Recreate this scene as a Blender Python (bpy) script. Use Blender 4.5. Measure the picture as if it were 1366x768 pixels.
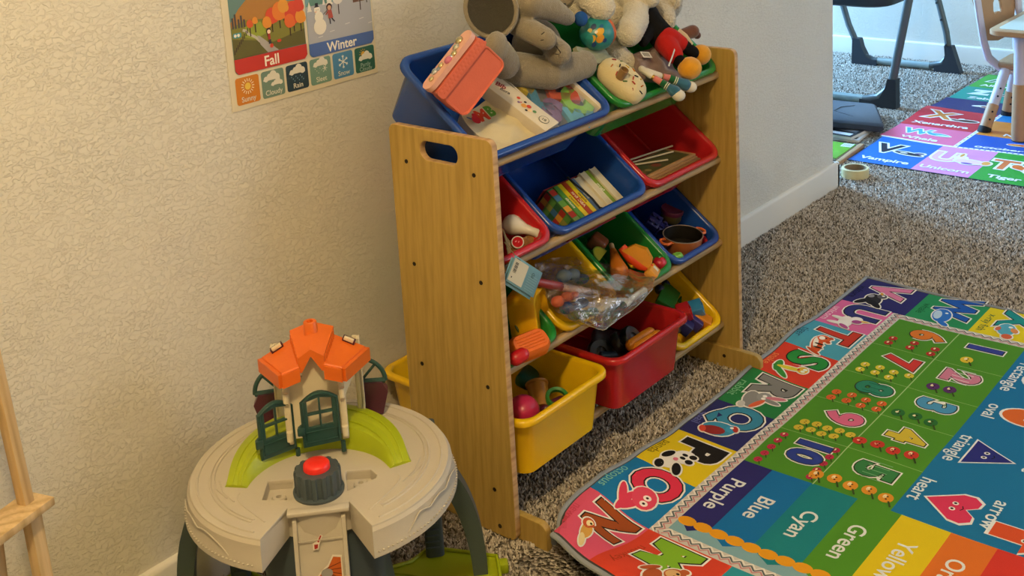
import bpy, bmesh, math, random
from math import sin, cos, pi, radians, sqrt, atan2, hypot
from mathutils import Vector, Matrix, Euler
from mathutils.geometry import tessellate_polygon

# ------------------------------------------------------------------ scene, camera, light
scene = bpy.context.scene
for _o in list(bpy.data.objects):
    bpy.data.objects.remove(_o)
COL = scene.collection

cam_d = bpy.data.cameras.new('camera')
cam = bpy.data.objects.new('camera', cam_d); COL.objects.link(cam)
cam_d.sensor_fit = 'HORIZONTAL'; cam_d.sensor_width = 36.0
cam_d.lens = 1564.68 * 36.0 / 1366.0
cam_d.shift_x = 0.0; cam_d.shift_y = -(384 - 74.1) / 1366.0
_r = Vector((0.6418947, -0.7647127, -0.0564416)); _u = Vector((0.1926113, 0.0895534, 0.9771802)); _f = Vector((0.7422075, 0.6381181, -0.2047762))
cam.matrix_world = Matrix(((_r.x, _u.x, -_f.x, -1.46547), (_r.y, _u.y, -_f.y, -1.70836), (_r.z, _u.z, -_f.z, 1.35007), (0, 0, 0, 1)))
cam_d.clip_start = 0.02
scene.camera = cam

scene.view_settings.view_transform = 'Standard'
scene.view_settings.look = 'None'
scene.view_settings.gamma = 1.0
scene.view_settings.use_curve_mapping = False
scene.view_settings.exposure = 0.0
scene.cycles.use_denoising = True
scene.cycles.max_bounces = 8

world = bpy.data.worlds.new('daylight'); scene.world = world
world.use_nodes = True
_bg = world.node_tree.nodes['Background']
_bg.inputs['Color'].default_value = (0.62, 0.80, 1.0, 1)
_bg.inputs['Strength'].default_value = 1.0

def light(name, kind, loc, power, color, size=0.2, size_y=None, target=None):
    d = bpy.data.lights.new(name, kind); d.energy = power; d.color = color
    if kind == 'AREA':
        d.shape = 'RECTANGLE' if size_y else 'DISK'; d.size = size
        if size_y: d.size_y = size_y
    else:
        d.shadow_soft_size = size
    o = bpy.data.objects.new(name, d); COL.objects.link(o); o.location = loc
    if target is not None:
        o.rotation_euler = (Vector(target) - Vector(loc)).to_track_quat('-Z', 'Y').to_euler()
    return o

LAMP = (-1.30, -1.30, 2.30)                     # ceiling lamp of the front room
light('ceiling_lamp_light', 'POINT', LAMP, 108, (1.0, 0.74, 0.37), 0.08)
# daylight entering through the window of the next room (in its rear wall, hidden by the wall end)
light('window_daylight', 'AREA', (3.45, 3.36, 1.45), 620, (0.28, 0.58, 1.0), 1.15, 1.25, (3.3, 0.0, 0.9))
# added soft fill for the right side, set outside a made-up window
light('added_front_fill', 'AREA', (2.4, -3.76, 1.45), 34, (0.97, 0.97, 1.0), 1.5, 1.25, (1.6, 0.0, 0.5))
# ------------------------------------------------------------------ helpers
def s2l(c):
    return c / 12.92 if c <= 0.04045 else ((c + 0.055) / 1.055) ** 2.4
def hexc(h):
    h = h.lstrip('#')
    return tuple(s2l(int(h[i:i + 2], 16) / 255.0) for i in (0, 2, 4)) + (1.0,)

_mats = {}
def mat(name, col, rough=0.5, spec=0.5, var=0.0, vscale=8.0, bump=0.0, bscale=60.0, sheen=0.0, metal=0.0, alpha=None, trans=0.0, coat=0.0, emit=None, detail=4.0):
    """principled material with procedural colour variation and bump"""
    if name in _mats: return _mats[name]
    m = bpy.data.materials.new(name); m.use_nodes = True
    nt = m.node_tree; b = nt.nodes['Principled BSDF']
    c = hexc(col) if isinstance(col, str) else tuple(col)
    b.inputs['Base Color'].default_value = c
    b.inputs['Roughness'].default_value = rough
    b.inputs['Specular IOR Level'].default_value = spec
    b.inputs['Metallic'].default_value = metal
    b.inputs['Sheen Weight'].default_value = sheen
    b.inputs['Coat Weight'].default_value = coat
    b.inputs['Transmission Weight'].default_value = trans
    if alpha is not None: b.inputs['Alpha'].default_value = alpha
    if emit:
        b.inputs['Emission Color'].default_value = emit[0]; b.inputs['Emission Strength'].default_value = emit[1]
    tc = nt.nodes.new('ShaderNodeTexCoord')
    if var > 0:
        n = nt.nodes.new('ShaderNodeTexNoise'); n.inputs['Scale'].default_value = vscale; n.inputs['Detail'].default_value = detail
        nt.links.new(tc.outputs['Object'], n.inputs['Vector'])
        mx = nt.nodes.new('ShaderNodeMix'); mx.data_type = 'RGBA'
        mx.inputs['A'].default_value = tuple(x * (1 - var) for x in c[:3]) + (1,)
        mx.inputs['B'].default_value = tuple(min(1, x * (1 + var)) for x in c[:3]) + (1,)
        nt.links.new(n.outputs['Fac'], mx.inputs['Factor']); nt.links.new(mx.outputs['Result'], b.inputs['Base Color'])
    if bump > 0:
        n2 = nt.nodes.new('ShaderNodeTexNoise'); n2.inputs['Scale'].default_value = bscale; n2.inputs['Detail'].default_value = 3
        nt.links.new(tc.outputs['Object'], n2.inputs['Vector'])
        bp = nt.nodes.new('ShaderNodeBump'); bp.inputs['Strength'].default_value = 1.0; bp.inputs['Distance'].default_value = bump
        nt.links.new(n2.outputs['Fac'], bp.inputs['Height']); nt.links.new(bp.outputs['Normal'], b.inputs['Normal'])
    _mats[name] = m
    return m

def plastic(name, col, rough=0.32): return mat(name, col, rough, 0.5, 0.04, 6, 0.0004, 35)
def fabric(name, col, var=0.12, bump=0.0012, bscale=260, sheen=0.25): return mat(name, col, 0.95, 0.15, var, 45, bump, bscale, sheen)

def attr_mat(name, rough=0.6, spec=0.3, bump=0.0, bscale=300, var=0.0, coat=0.0):
    """colour from the mesh's own print colours"""
    if name in _mats: return _mats[name]
    m = bpy.data.materials.new(name); m.use_nodes = True
    nt = m.node_tree; b = nt.nodes['Principled BSDF']
    a = nt.nodes.new('ShaderNodeVertexColor'); a.layer_name = 'Col'
    b.inputs['Roughness'].default_value = rough; b.inputs['Specular IOR Level'].default_value = spec; b.inputs['Coat Weight'].default_value = coat
    src = a.outputs['Color']
    tc = nt.nodes.new('ShaderNodeTexCoord')
    if var > 0:
        n = nt.nodes.new('ShaderNodeTexNoise'); n.inputs['Scale'].default_value = bscale; n.inputs['Detail'].default_value = 2
        nt.links.new(tc.outputs['Object'], n.inputs['Vector'])
        r = nt.nodes.new('ShaderNodeMapRange'); r.inputs['To Min'].default_value = 1 - var; r.inputs['To Max'].default_value = 1 + var
        nt.links.new(n.outputs['Fac'], r.inputs['Value'])
        mx = nt.nodes.new('ShaderNodeVectorMath'); mx.operation = 'SCALE'
        nt.links.new(src, mx.inputs[0]); nt.links.new(r.outputs['Result'], mx.inputs['Scale']); src = mx.outputs['Vector']
    nt.links.new(src, b.inputs['Base Color'])
    if bump > 0:
        n2 = nt.nodes.new('ShaderNodeTexNoise'); n2.inputs['Scale'].default_value = bscale; n2.inputs['Detail'].default_value = 2
        nt.links.new(tc.outputs['Object'], n2.inputs['Vector'])
        bp = nt.nodes.new('ShaderNodeBump'); bp.inputs['Distance'].default_value = bump
        nt.links.new(n2.outputs['Fac'], bp.inputs['Height']); nt.links.new(bp.outputs['Normal'], b.inputs['Normal'])
    _mats[name] = m
    return m

def tag(o, label=None, cat=None, group=None, kind=None):
    if label: o['label'] = label
    if cat: o['category'] = cat
    if group: o['group'] = group
    if kind: o['kind'] = kind
    return o

def empty(name, loc=(0, 0, 0), rot=(0, 0, 0), label=None, cat=None, group=None, mw=None):
    o = bpy.data.objects.new(name, None); COL.objects.link(o); o.empty_display_size = 0.05
    if mw is not None: o.matrix_world = mw
    else:
        o.location = loc; o.rotation_euler = rot
    return tag(o, label, cat, group)

def from_mesh(name, me, m, parent=None, smooth=True, angle=40, loc=None, rot=None, mw=None):
    o = bpy.data.objects.new(name, me); COL.objects.link(o)
    if m is not None:
        me.materials.clear()
        for x in (m if isinstance(m, (list, tuple)) else [m]): me.materials.append(x)
    if smooth and len(me.polygons):
        me.shade_smooth(); me.set_sharp_from_angle(angle=radians(angle))
    if parent is not None: o.parent = parent
    if mw is not None: o.matrix_world = mw
    if loc is not None: o.location = loc
    if rot is not None: o.rotation_euler = rot
    return o

def rrect(w, h, r, n=5, cx=0.0, cy=0.0):
    """rounded rectangle outline, counter clockwise"""
    r = max(1e-5, min(r, w / 2 - 1e-5, h / 2 - 1e-5)); P = []
    for (sx, sy, a0) in ((1, -1, -pi / 2), (1, 1, 0), (-1, 1, pi / 2), (-1, -1, pi)):
        for k in range(n + 1):
            a = a0 + (pi / 2) * k / n
            P.append((cx + sx * (w / 2 - r) + r * cos(a), cy + sy * (h / 2 - r) + r * sin(a)))
    return P
def ellipse(cx, cy, rx, ry, n=20, a0=0.0, rot=0.0, span=2 * pi):
    P = []
    for k in range(n):
        a = a0 + span * k / n
        x, y = rx * cos(a), ry * sin(a)
        P.append((cx + x * cos(rot) - y * sin(rot), cy + x * sin(rot) + y * cos(rot)))
    return P

class MB:
    """collects shapes into one mesh"""
    def __init__(s): s.bm = bmesh.new(); s.mi = 0
    def _fin(s, vs, mtx):
        if mtx is not None:
            for v in vs: v.co = mtx @ v.co
    def loops(s, loops, cap0=True, cap1=True, closed=True, mtx=None):
        rows = [[s.bm.verts.new(p) for p in L] for L in loops]; n = len(rows[0]); F = []
        for a, b in zip(rows[:-1], rows[1:]):
            for k in range(n if closed else n - 1):
                k2 = (k + 1) % n
                try: F.append(s.bm.faces.new((a[k], a[k2], b[k2], b[k])))
                except ValueError: pass
        if cap0: F.append(s.bm.faces.new(list(reversed(rows[0]))))
        if cap1: F.append(s.bm.faces.new(rows[-1]))
        for f in F: f.material_index = s.mi
        s._fin([v for r in rows for v in r], mtx)
        return s
    def box(s, c, size, bevel=0.0, rot=None, mtx=None, seg=2):
        b2 = bmesh.new(); bmesh.ops.create_cube(b2, size=1.0)
        for v in b2.verts: v.co = Vector((v.co.x * size[0], v.co.y * size[1], v.co.z * size[2]))
        if bevel > 0: bmesh.ops.bevel(b2, geom=list(b2.edges) , offset=bevel, segments=seg, affect='EDGES', profile=0.5, clamp_overlap=True)
        M = Matrix.Translation(c)
        if rot is not None: M = M @ Euler(rot).to_matrix().to_4x4()
        if mtx is not None: M = mtx @ M
        return s.merge(b2, M)
    def merge(s, b2, M=None):
        vm = {}
        for v in b2.verts: vm[v] = s.bm.verts.new(M @ v.co if M is not None else v.co)
        for f in b2.faces:
            try:
                g = s.bm.faces.new([vm[v] for v in f.verts]); g.material_index = s.mi
            except ValueError: pass
        b2.free(); return s
    def mesh(s, me, M=None):
        b2 = bmesh.new(); b2.from_mesh(me); return s.merge(b2, M)
    def ball(s, c, r, rot=None, sub=3, mtx=None):
        b2 = bmesh.new(); bmesh.ops.create_icosphere(b2, subdivisions=sub, radius=1.0)
        if not isinstance(r, (tuple, list)): r = (r, r, r)
        M = Matrix.Translation(c)
        if rot is not None: M = M @ Euler(rot).to_matrix().to_4x4()
        M = M @ Matrix.Diagonal((r[0], r[1], r[2], 1))
        if mtx is not None: M = mtx @ M
        return s.merge(b2, M)
    def lathe(s, prof, seg=24, mtx=None, a0=0.0, span=2 * pi, cap=True):
        """profile of (radius, z) turned about z"""
        full = abs(span - 2 * pi) < 1e-6
        L = []
        for (r, z) in prof:
            L.append([(max(r, 1e-5) * cos(a0 + span * k / seg), max(r, 1e-5) * sin(a0 + span * k / seg), z) for k in range(seg if full else seg + 1)])
        c0 = cap and prof[0][0] > 1e-4; c1 = cap and prof[-1][0] > 1e-4
        return s.loops(L, cap0=c0 and full, cap1=c1 and full, closed=full, mtx=mtx)
    def tube(s, pts, rad, seg=10, mtx=None, cap=True, closed=False):
        pts = [Vector(p) for p in pts]; n = len(pts)
        if not isinstance(rad, (list, tuple)): rad = [rad] * n
        T = []
        for i in range(n):
            if closed: t = pts[(i + 1) % n] - pts[i - 1]
            else: t = pts[min(i + 1, n - 1)] - pts[max(i - 1, 0)]
            T.append(t.normalized() if t.length > 1e-9 else Vector((0, 0, 1)))
        ref = Vector((0, 0, 1)) if abs(T[0].z) < 0.9 else Vector((1, 0, 0))
        u = T[0].cross(ref).normalized(); L = []
        for i in range(n):
            u = (u - T[i] * u.dot(T[i]))
            u = u.normalized() if u.length > 1e-6 else T[i].orthogonal().normalized()
            v = T[i].cross(u)
            r = rad[i]; ru, rv = (r if isinstance(r, (tuple, list)) else (r, r))
            L.append([pts[i] + u * (ru * cos(2 * pi * k / seg)) + v * (rv * sin(2 * pi * k / seg)) for k in range(seg)])
        if closed: L.append(L[0]); return s.loops(L, False, False, True, mtx)
        return s.loops(L, cap, cap, True, mtx)
    def capsule(s, pts, rad, seg=12, mtx=None):
        """tube with rounded ends"""
        pts = [Vector(p) for p in pts]
        if not isinstance(rad, (list, tuple)): rad = [rad] * len(pts)
        P, R = [], []
        t0 = (pts[0] - pts[1]).normalized(); t1 = (pts[-1] - pts[-2]).normalized()
        for k in range(4):
            a = pi / 2 * (1 - k / 4.0)
            P.append(pts[0] + t0 * (rad[0] * sin(a))); R.append(max(rad[0] * cos(a), 1e-4))
        P += pts; R += list(rad)
        for k in range(1, 5):
            a = pi / 2 * k / 4.0
            P.append(pts[-1] + t1 * (rad[-1] * sin(a))); R.append(max(rad[-1] * cos(a), 1e-4))
        return s.tube(P, R, seg, mtx)
    def prism(s, poly, z0, z1, mtx=None):
        return s.loops([[(x, y, z0) for x, y in poly], [(x, y, z1) for x, y in poly]], mtx=mtx)
    def build(s, name, m, parent=None, smooth=True, angle=40, loc=None, rot=None, mw=None, normals=True, weld=0.0):
        if weld > 0: bmesh.ops.remove_doubles(s.bm, verts=s.bm.verts, dist=weld)
        if normals: bmesh.ops.recalc_face_normals(s.bm, faces=s.bm.faces)
        me = bpy.data.meshes.new(name); s.bm.to_mesh(me); s.bm.free()
        return from_mesh(name, me, m, parent, smooth, angle, loc, rot, mw)
    def remesh(s, voxel=0.004, smooth=6):
        """one continuous skin round all the shapes"""
        me = bpy.data.meshes.new('tmp'); s.bm.to_mesh(me); s.bm.free()
        o = bpy.data.objects.new('tmp', me); COL.objects.link(o)
        md = o.modifiers.new('r', 'REMESH'); md.mode = 'VOXEL'; md.voxel_size = voxel
        if smooth:
            ms = o.modifiers.new('s', 'SMOOTH'); ms.factor = 0.6; ms.iterations = smooth
        dg = bpy.context.evaluated_depsgraph_get()
        out = bpy.data.meshes.new_from_object(o.evaluated_get(dg))
        bpy.data.objects.remove(o); bpy.data.meshes.remove(me)
        return out

def plate_mesh(outer, holes=(), thick=0.01, bevel=0.0):
    """flat board with holes in the local XY plane, centred on z = 0"""
    cu = bpy.data.curves.new('tmp', 'CURVE'); cu.dimensions = '2D'; cu.fill_mode = 'BOTH'
    cu.extrude = max(thick / 2 - bevel, 1e-5); cu.bevel_depth = bevel; cu.bevel_resolution = 1; cu.offset = -bevel if bevel else 0.0
    for P in [outer] + list(holes):
        sp = cu.splines.new('POLY'); sp.points.add(len(P) - 1); sp.use_cyclic_u = True
        for q, (x, y) in zip(sp.points, P): q.co = (x, y, 0, 1)
    o = bpy.data.objects.new('tmp', cu); COL.objects.link(o)
    dg = bpy.context.evaluated_depsgraph_get()
    me = bpy.data.meshes.new_from_object(o.evaluated_get(dg))
    bpy.data.objects.remove(o); bpy.data.curves.remove(cu)
    return me
def plate(name, outer, holes, thick, bevel, m, parent=None, mw=None, loc=None, rot=None):
    return from_mesh(name, plate_mesh(outer, holes, thick, bevel), m, parent, True, 35, loc, rot, mw)

_gl = {}
def glyphs(txt, bold=0.0, size=1.0, spacing=1.0):
    """triangles (2D) of a line of text, centred, cap height about 0.7 * size"""
    key = (txt, round(bold, 4), spacing)
    if key not in _gl:
        cu = bpy.data.curves.new('tmp', 'FONT'); cu.body = txt; cu.align_x = 'CENTER'; cu.offset = bold; cu.resolution_u = 4; cu.space_character = spacing
        cu.fill_mode = 'FRONT'
        o = bpy.data.objects.new('tmp', cu); COL.objects.link(o)
        dg = bpy.context.evaluated_depsgraph_get()
        me = bpy.data.meshes.new_from_object(o.evaluated_get(dg))
        me.calc_loop_triangles()
        _gl[key] = [[tuple(me.vertices[i].co[:2]) for i in t.vertices] for t in me.loop_triangles]
        bpy.data.objects.remove(o); bpy.data.curves.remove(cu); bpy.data.meshes.remove(me)
    return [[(x * size, (y - 0.35) * size) for x, y in t] for t in _gl[key]]

class Art:
    """flat print: coloured polygons in (a, b), later laid on a surface f(a, b, lift)"""
    def __init__(s, maxlen=0.03): s.tris = []; s.lift = 0; s.maxlen = maxlen; s.seq = 0
    def layer(s, k): s.lift = k; return s
    def tri(s, t, c): s.tris.append((t, c, s.lift + s.seq * 0.004))
    def poly(s, P, col):
        c = hexc(col) if isinstance(col, str) else col
        s.seq = (s.seq + 1) % 70
        for i, j, k in tessellate_polygon([[Vector((x, y, 0)) for x, y in P]]): s.tri((P[i], P[j], P[k]), c)
        return s
    def rect(s, x0, y0, x1, y1, col, r=0.0, n=4):
        if r > 0: return s.poly(rrect(x1 - x0, y1 - y0, r, n, (x0 + x1) / 2, (y0 + y1) / 2), col)
        return s.poly([(x0, y0), (x1, y0), (x1, y1), (x0, y1)], col)
    def dot(s, x, y, rx, col, ry=None, rot=0.0, n=14): return s.poly(ellipse(x, y, rx, ry or rx, n, 0, rot), col)
    def line(s, P, w, col):
        for (x0, y0), (x1, y1) in zip(P[:-1], P[1:]):
            L = hypot(x1 - x0, y1 - y0) or 1e-9; nx, ny = -(y1 - y0) / L * w / 2, (x1 - x0) / L * w / 2
            s.poly([(x0 - nx, y0 - ny), (x1 - nx, y1 - ny), (x1 + nx, y1 + ny), (x0 + nx, y0 + ny)], col)
        return s
    def text(s, txt, x, y, size, col, bold=0.0, rot=0.0, spacing=1.0, sx=1.0):
        c = hexc(col); cr, sr = cos(rot), sin(rot)
        for t in glyphs(txt, bold, size, spacing):
            s.tri(tuple((x + sx * p * cr - q * sr, y + sx * p * sr + q * cr) for p, q in t), c)
        return s
    def _split(s, t, c, l, out, depth=0):
        e = [hypot(t[i][0] - t[(i + 1) % 3][0], t[i][1] - t[(i + 1) % 3][1]) for i in range(3)]
        m = max(e)
        if m <= s.maxlen or depth > 14: out.append((t, c, l)); return
        i = e.index(m); a, b, d = t[i], t[(i + 1) % 3], t[(i + 2) % 3]; h = ((a[0] + b[0]) / 2, (a[1] + b[1]) / 2)
        s._split((a, h, d), c, l, out, depth + 1); s._split((h, b, d), c, l, out, depth + 1)
    def build(s, name, f, m, parent=None, step=0.00025, smooth=False):
        out = []
        for t, c, l in s.tris: s._split(t, c, l, out)
        V, F, C = [], [], []
        for t, c, l in out:
            A = (t[1][0] - t[0][0]) * (t[2][1] - t[0][1]) - (t[2][0] - t[0][0]) * (t[1][1] - t[0][1])
            if abs(A) < 1e-13: continue
            if A < 0: t = (t[0], t[2], t[1])
            b = len(V); V += [f(x, y, l * step) for x, y in t]; F.append((b, b + 1, b + 2)); C += list(c) * 3
        me = bpy.data.meshes.new(name); me.from_pydata(V, [], F)
        at = me.color_attributes.new('Col', 'FLOAT_COLOR', 'CORNER'); at.data.foreach_set('color', C)
        me.update()
        o = bpy.data.objects.new(name, me); COL.objects.link(o); me.materials.append(m)
        if parent is not None: o.parent = parent
        return o

def dup(root, mw=None, label=None, group=None):
    """copy of a thing with its parts and sub-parts"""
    def cp(o, par):
        c = o.copy(); COL.objects.link(c)
        if par is not None:
            c.parent = par; c.matrix_parent_inverse = o.matrix_parent_inverse.copy()
        for ch in list(o.children): cp(ch, c)
        return c
    r = cp(root, None)
    if mw is not None: r.matrix_world = mw
    if label: r['label'] = label
    if group: r['group'] = group
    return r
def TR(loc, rot=(0, 0, 0), sc=1.0):
    return Matrix.Translation(loc) @ Euler(rot).to_matrix().to_4x4() @ Matrix.Scale(sc, 4)
def frame(o, x, y):
    """matrix with origin o, local x along x and local y along y (orthonormalised)"""
    x = Vector(x).normalized(); y = Vector(y); y = (y - x * y.dot(x)).normalized(); z = x.cross(y)
    return Matrix(((x.x, y.x, z.x, o[0]), (x.y, y.y, z.y, o[1]), (x.z, y.z, z.z, o[2]), (0, 0, 0, 1)))
# ------------------------------------------------------------------ the setting
def wall_material():
    m = bpy.data.materials.new('stucco_paint'); m.use_nodes = True; nt = m.node_tree; b = nt.nodes['Principled BSDF']
    b.inputs['Base Color'].default_value = (0.70, 0.655, 0.56, 1); b.inputs['Roughness'].default_value = 0.62; b.inputs['Specular IOR Level'].default_value = 0.3
    tc = nt.nodes.new('ShaderNodeTexCoord')
    mp = nt.nodes.new('ShaderNodeMapping'); mp.inputs['Rotation'].default_value = (0, radians(40), 0); mp.inputs['Scale'].default_value = (1.0, 1.0, 1.7)
    nt.links.new(tc.outputs['Object'], mp.inputs['Vector'])
    n = nt.nodes.new('ShaderNodeTexNoise'); n.inputs['Scale'].default_value = 78; n.inputs['Detail'].default_value = 4; n.inputs['Roughness'].default_value = 0.6; n.inputs['Distortion'].default_value = 0.7
    nt.links.new(mp.outputs['Vector'], n.inputs['Vector'])
    r = nt.nodes.new('ShaderNodeValToRGB'); r.color_ramp.elements[0].position = 0.488; r.color_ramp.elements[1].position = 0.532
    nt.links.new(n.outputs['Fac'], r.inputs['Fac'])
    n2 = nt.nodes.new('ShaderNodeTexNoise'); n2.inputs['Scale'].default_value = 260; n2.inputs['Detail'].default_value = 2
    nt.links.new(tc.outputs['Object'], n2.inputs['Vector'])
    n3 = nt.nodes.new('ShaderNodeTexNoise'); n3.inputs['Scale'].default_value = 9; n3.inputs['Detail'].default_value = 2
    nt.links.new(tc.outputs['Object'], n3.inputs['Vector'])
    r3 = nt.nodes.new('ShaderNodeMapRange'); r3.inputs['From Min'].default_value = 0.35; r3.inputs['From Max'].default_value = 0.6; r3.inputs['To Min'].default_value = 0.42
    nt.links.new(n3.outputs['Fac'], r3.inputs['Value'])
    mu = nt.nodes.new('ShaderNodeMath'); mu.operation = 'MULTIPLY'; nt.links.new(r.outputs['Color'], mu.inputs[0]); nt.links.new(r3.outputs['Result'], mu.inputs[1])
    ad = nt.nodes.new('ShaderNodeMath'); ad.operation = 'MULTIPLY_ADD'; ad.inputs[1].default_value = 0.12
    nt.links.new(n2.outputs['Fac'], ad.inputs[0]); nt.links.new(mu.outputs['Value'], ad.inputs[2])
    bp = nt.nodes.new('ShaderNodeBump'); bp.inputs['Distance'].default_value = 0.0016; bp.inputs['Strength'].default_value = 0.75
    nt.links.new(ad.outputs['Value'], bp.inputs['Height']); nt.links.new(bp.outputs['Normal'], b.inputs['Normal'])
    return m
M_WALL = wall_material()
M_TRIM = mat('trim_paint', (0.72, 0.68, 0.60, 1), 0.4, 0.45, 0.03, 5, 0.0003, 20)
M_CEIL = mat('ceiling_paint', (0.78, 0.76, 0.72, 1), 0.8, 0.2, 0.02, 4, 0.0015, 70)

def carpet_material():
    m = bpy.data.materials.new('carpet'); m.use_nodes = True; nt = m.node_tree; b = nt.nodes['Principled BSDF']
    b.inputs['Roughness'].default_value = 1.0; b.inputs['Specular IOR Level'].default_value = 0.05
    tc = nt.nodes.new('ShaderNodeTexCoord')
    wn = nt.nodes.new('ShaderNodeTexNoise'); wn.inputs['Scale'].default_value = 120; wn.inputs['Detail'].default_value = 1
    nt.links.new(tc.outputs['Object'], wn.inputs['Vector'])
    wm = nt.nodes.new('ShaderNodeVectorMath'); wm.operation = 'MULTIPLY_ADD'; wm.inputs[1].default_value = (0.006, 0.006, 0.006)
    nt.links.new(wn.outputs['Color'], wm.inputs[0]); nt.links.new(tc.outputs['Object'], wm.inputs[2])
    v = nt.nodes.new('ShaderNodeTexVoronoi'); v.inputs['Scale'].default_value = 155
    nt.links.new(wm.outputs['Vector'], v.inputs['Vector'])
    n = nt.nodes.new('ShaderNodeTexNoise'); n.inputs['Scale'].default_value = 210; n.inputs['Detail'].default_value = 2
    nt.links.new(tc.outputs['Object'], n.inputs['Vector'])
    sep = nt.nodes.new('ShaderNodeSeparateColor'); nt.links.new(v.outputs['Color'], sep.inputs['Color'])
    r = nt.nodes.new('ShaderNodeValToRGB'); cr = r.color_ramp; cr.interpolation = 'LINEAR'
    cols = [(0.0, (0.08, 0.068, 0.055)), (0.22, (0.19, 0.165, 0.135)), (0.45, (0.36, 0.32, 0.27)), (0.7, (0.50, 0.45, 0.39)), (1.0, (0.64, 0.58, 0.51))]
    cr.elements[0].position, cr.elements[0].color = cols[0][0], cols[0][1] + (1,); cr.elements[1].position, cr.elements[1].color = cols[-1][0], cols[-1][1] + (1,)
    for p, c in cols[1:-1]:
        e = cr.elements.new(p); e.color = c + (1,)
    nt.links.new(sep.outputs['Red'], r.inputs['Fac']); nt.links.new(r.outputs['Color'], b.inputs['Base Color'])
    h = nt.nodes.new('ShaderNodeMath'); h.operation = 'MULTIPLY_ADD'; h.inputs[1].default_value = -60.0
    nt.links.new(v.outputs['Distance'], h.inputs[0]); nt.links.new(n.outputs['Fac'], h.inputs[2])
    bp = nt.nodes.new('ShaderNodeBump'); bp.inputs['Distance'].default_value = 0.003; bp.inputs['Strength'].default_value = 0.6
    nt.links.new(h.outputs['Value'], bp.inputs['Height']); nt.links.new(bp.outputs['Normal'], b.inputs['Normal'])
    return m
M_CARPET = carpet_material()

X0, X1, Y0, Y1, ZC, XC = -3.2, 4.25, -3.6, 3.2, 2.44, 2.205
def slab(name, lo, hi, m, bevel=0.0, kind='structure'):
    b = MB(); b.box([(a + c) / 2 for a, c in zip(lo, hi)], [c - a for a, c in zip(lo, hi)], bevel)
    return tag(b.build(name, m), kind=kind)
slab('floor', (X0 - .1, Y0 - .1, -0.06), (X1 + .1, Y1 + .1, 0.0), M_CARPET)
slab('ceiling', (X0 - .1, Y0 - .1, ZC), (X1 + .1, Y1 + .1, ZC + .08), M_CEIL)
# the wall behind the shelf, ending in a rounded corner where the next room opens
def wall_back():
    r, n, P = 0.02, 5, [(X0, 0.0)]
    for k in range(n + 1): a = -pi / 2 + pi / 2 * k / n; P.append((XC - r + r * cos(a), r + r * sin(a)))
    for k in range(n + 1): a = pi / 2 * k / n; P.append((XC - r + r * cos(a), 0.115 - r + r * sin(a)))
    P.append((X0, 0.115))
    return tag(MB().prism(P, 0, ZC).build('wall_back', M_WALL), kind='structure')
wall_back()
slab('wall_left', (X0 - .1, Y0, 0), (X0, Y1, ZC), M_WALL)
UX0, UX1, UZ0, UZ1 = 1.6, 3.2, 0.8, 2.1  # opening made in the front wall for the added fill
_w = MB()
for (x0, x1, z0, z1) in ((X0, UX0, 0, ZC), (UX1, X1, 0, ZC), (UX0, UX1, 0, UZ0), (UX0, UX1, UZ1, ZC)):
    _w.box(((x0 + x1) / 2, Y0 - .06, (z0 + z1) / 2), (x1 - x0, .12, z1 - z0))
tag(_w.build('wall_front', M_WALL), kind='structure')
slab('wall_right', (X1, Y0, 0), (X1 + .1, Y1, ZC), M_WALL)
WX0, WX1, WZ0, WZ1 = 2.85, 4.05, 0.8, 2.1
_w = MB()
for (x0, x1, z0, z1) in ((X0, WX0, 0, ZC), (WX1, X1, 0, ZC), (WX0, WX1, 0, WZ0), (WX0, WX1, WZ1, ZC)):
    _w.box(((x0 + x1) / 2, Y1 + .06, (z0 + z1) / 2), (x1 - x0, .12, z1 - z0))
tag(_w.build('wall_rear', M_WALL), kind='structure')
# baseboards with an eased top edge
def baseboard(name, p, q, out):
    p, q, out = Vector(p), Vector(q), Vector(out).normalized(); d = (q - p)
    prof = [(0, 0), (0.012, 0), (0.012, 0.083), (0.0105, 0.088), (0.007, 0.0915), (0, 0.0922)]
    L = [[tuple(e + out * a + Vector((0, 0, z))) for a, z in prof] for e in (p, q)]
    return tag(MB().loops(L).build(name, M_TRIM), kind='structure')
baseboard('baseboard_back', (X0, 0, 0), (XC + .012, 0, 0), (0, -1, 0))
baseboard('baseboard_end', (XC, -.012, 0), (XC, .127, 0), (1, 0, 0))
baseboard('baseboard_right', (X1, Y0, 0), (X1, Y1, 0), (-1, 0, 0))
baseboard('baseboard_left', (X0, Y0, 0), (X0, Y1, 0), (1, 0, 0))
# window of the next room, and an unseen one added for the front fill
M_PANE = mat('window_pane', (0.9, 0.95, 1, 1), 0.05, 0.5, 0.01, 2, alpha=0.08)
def window(n, x0, x1, y, z0, z1):
    w = tag(MB().box(((x0 + x1) / 2, y, z0 - .012), (x1 - x0 + .08, .2, .024), .004).build('window_%d' % n, M_TRIM), kind='structure')
    fr = MB()
    for x in (x0 + .02, (x0 + x1) / 2, x1 - .02): fr.box((x, y, (z0 + z1) / 2), (.04, .05, z1 - z0), .004)
    for z in (z0 + .02, z1 - .02): fr.box(((x0 + x1) / 2, y, z), (x1 - x0, .05, .04), .004)
    fr.build('window_frame', M_TRIM, w)
    for k in range(2):
        MB().box((x0 + (x1 - x0) * (.25 + .5 * k), y, (z0 + z1) / 2), ((x1 - x0) / 2 - .04, .004, z1 - z0 - .08)).build('pane', M_PANE, w)
window(1, WX0, WX1, Y1 + .06, WZ0, WZ1); window(2, UX0, UX1, Y0 - .06, UZ0, UZ1)  # the second window is made up, to go with the fill lamp
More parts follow.
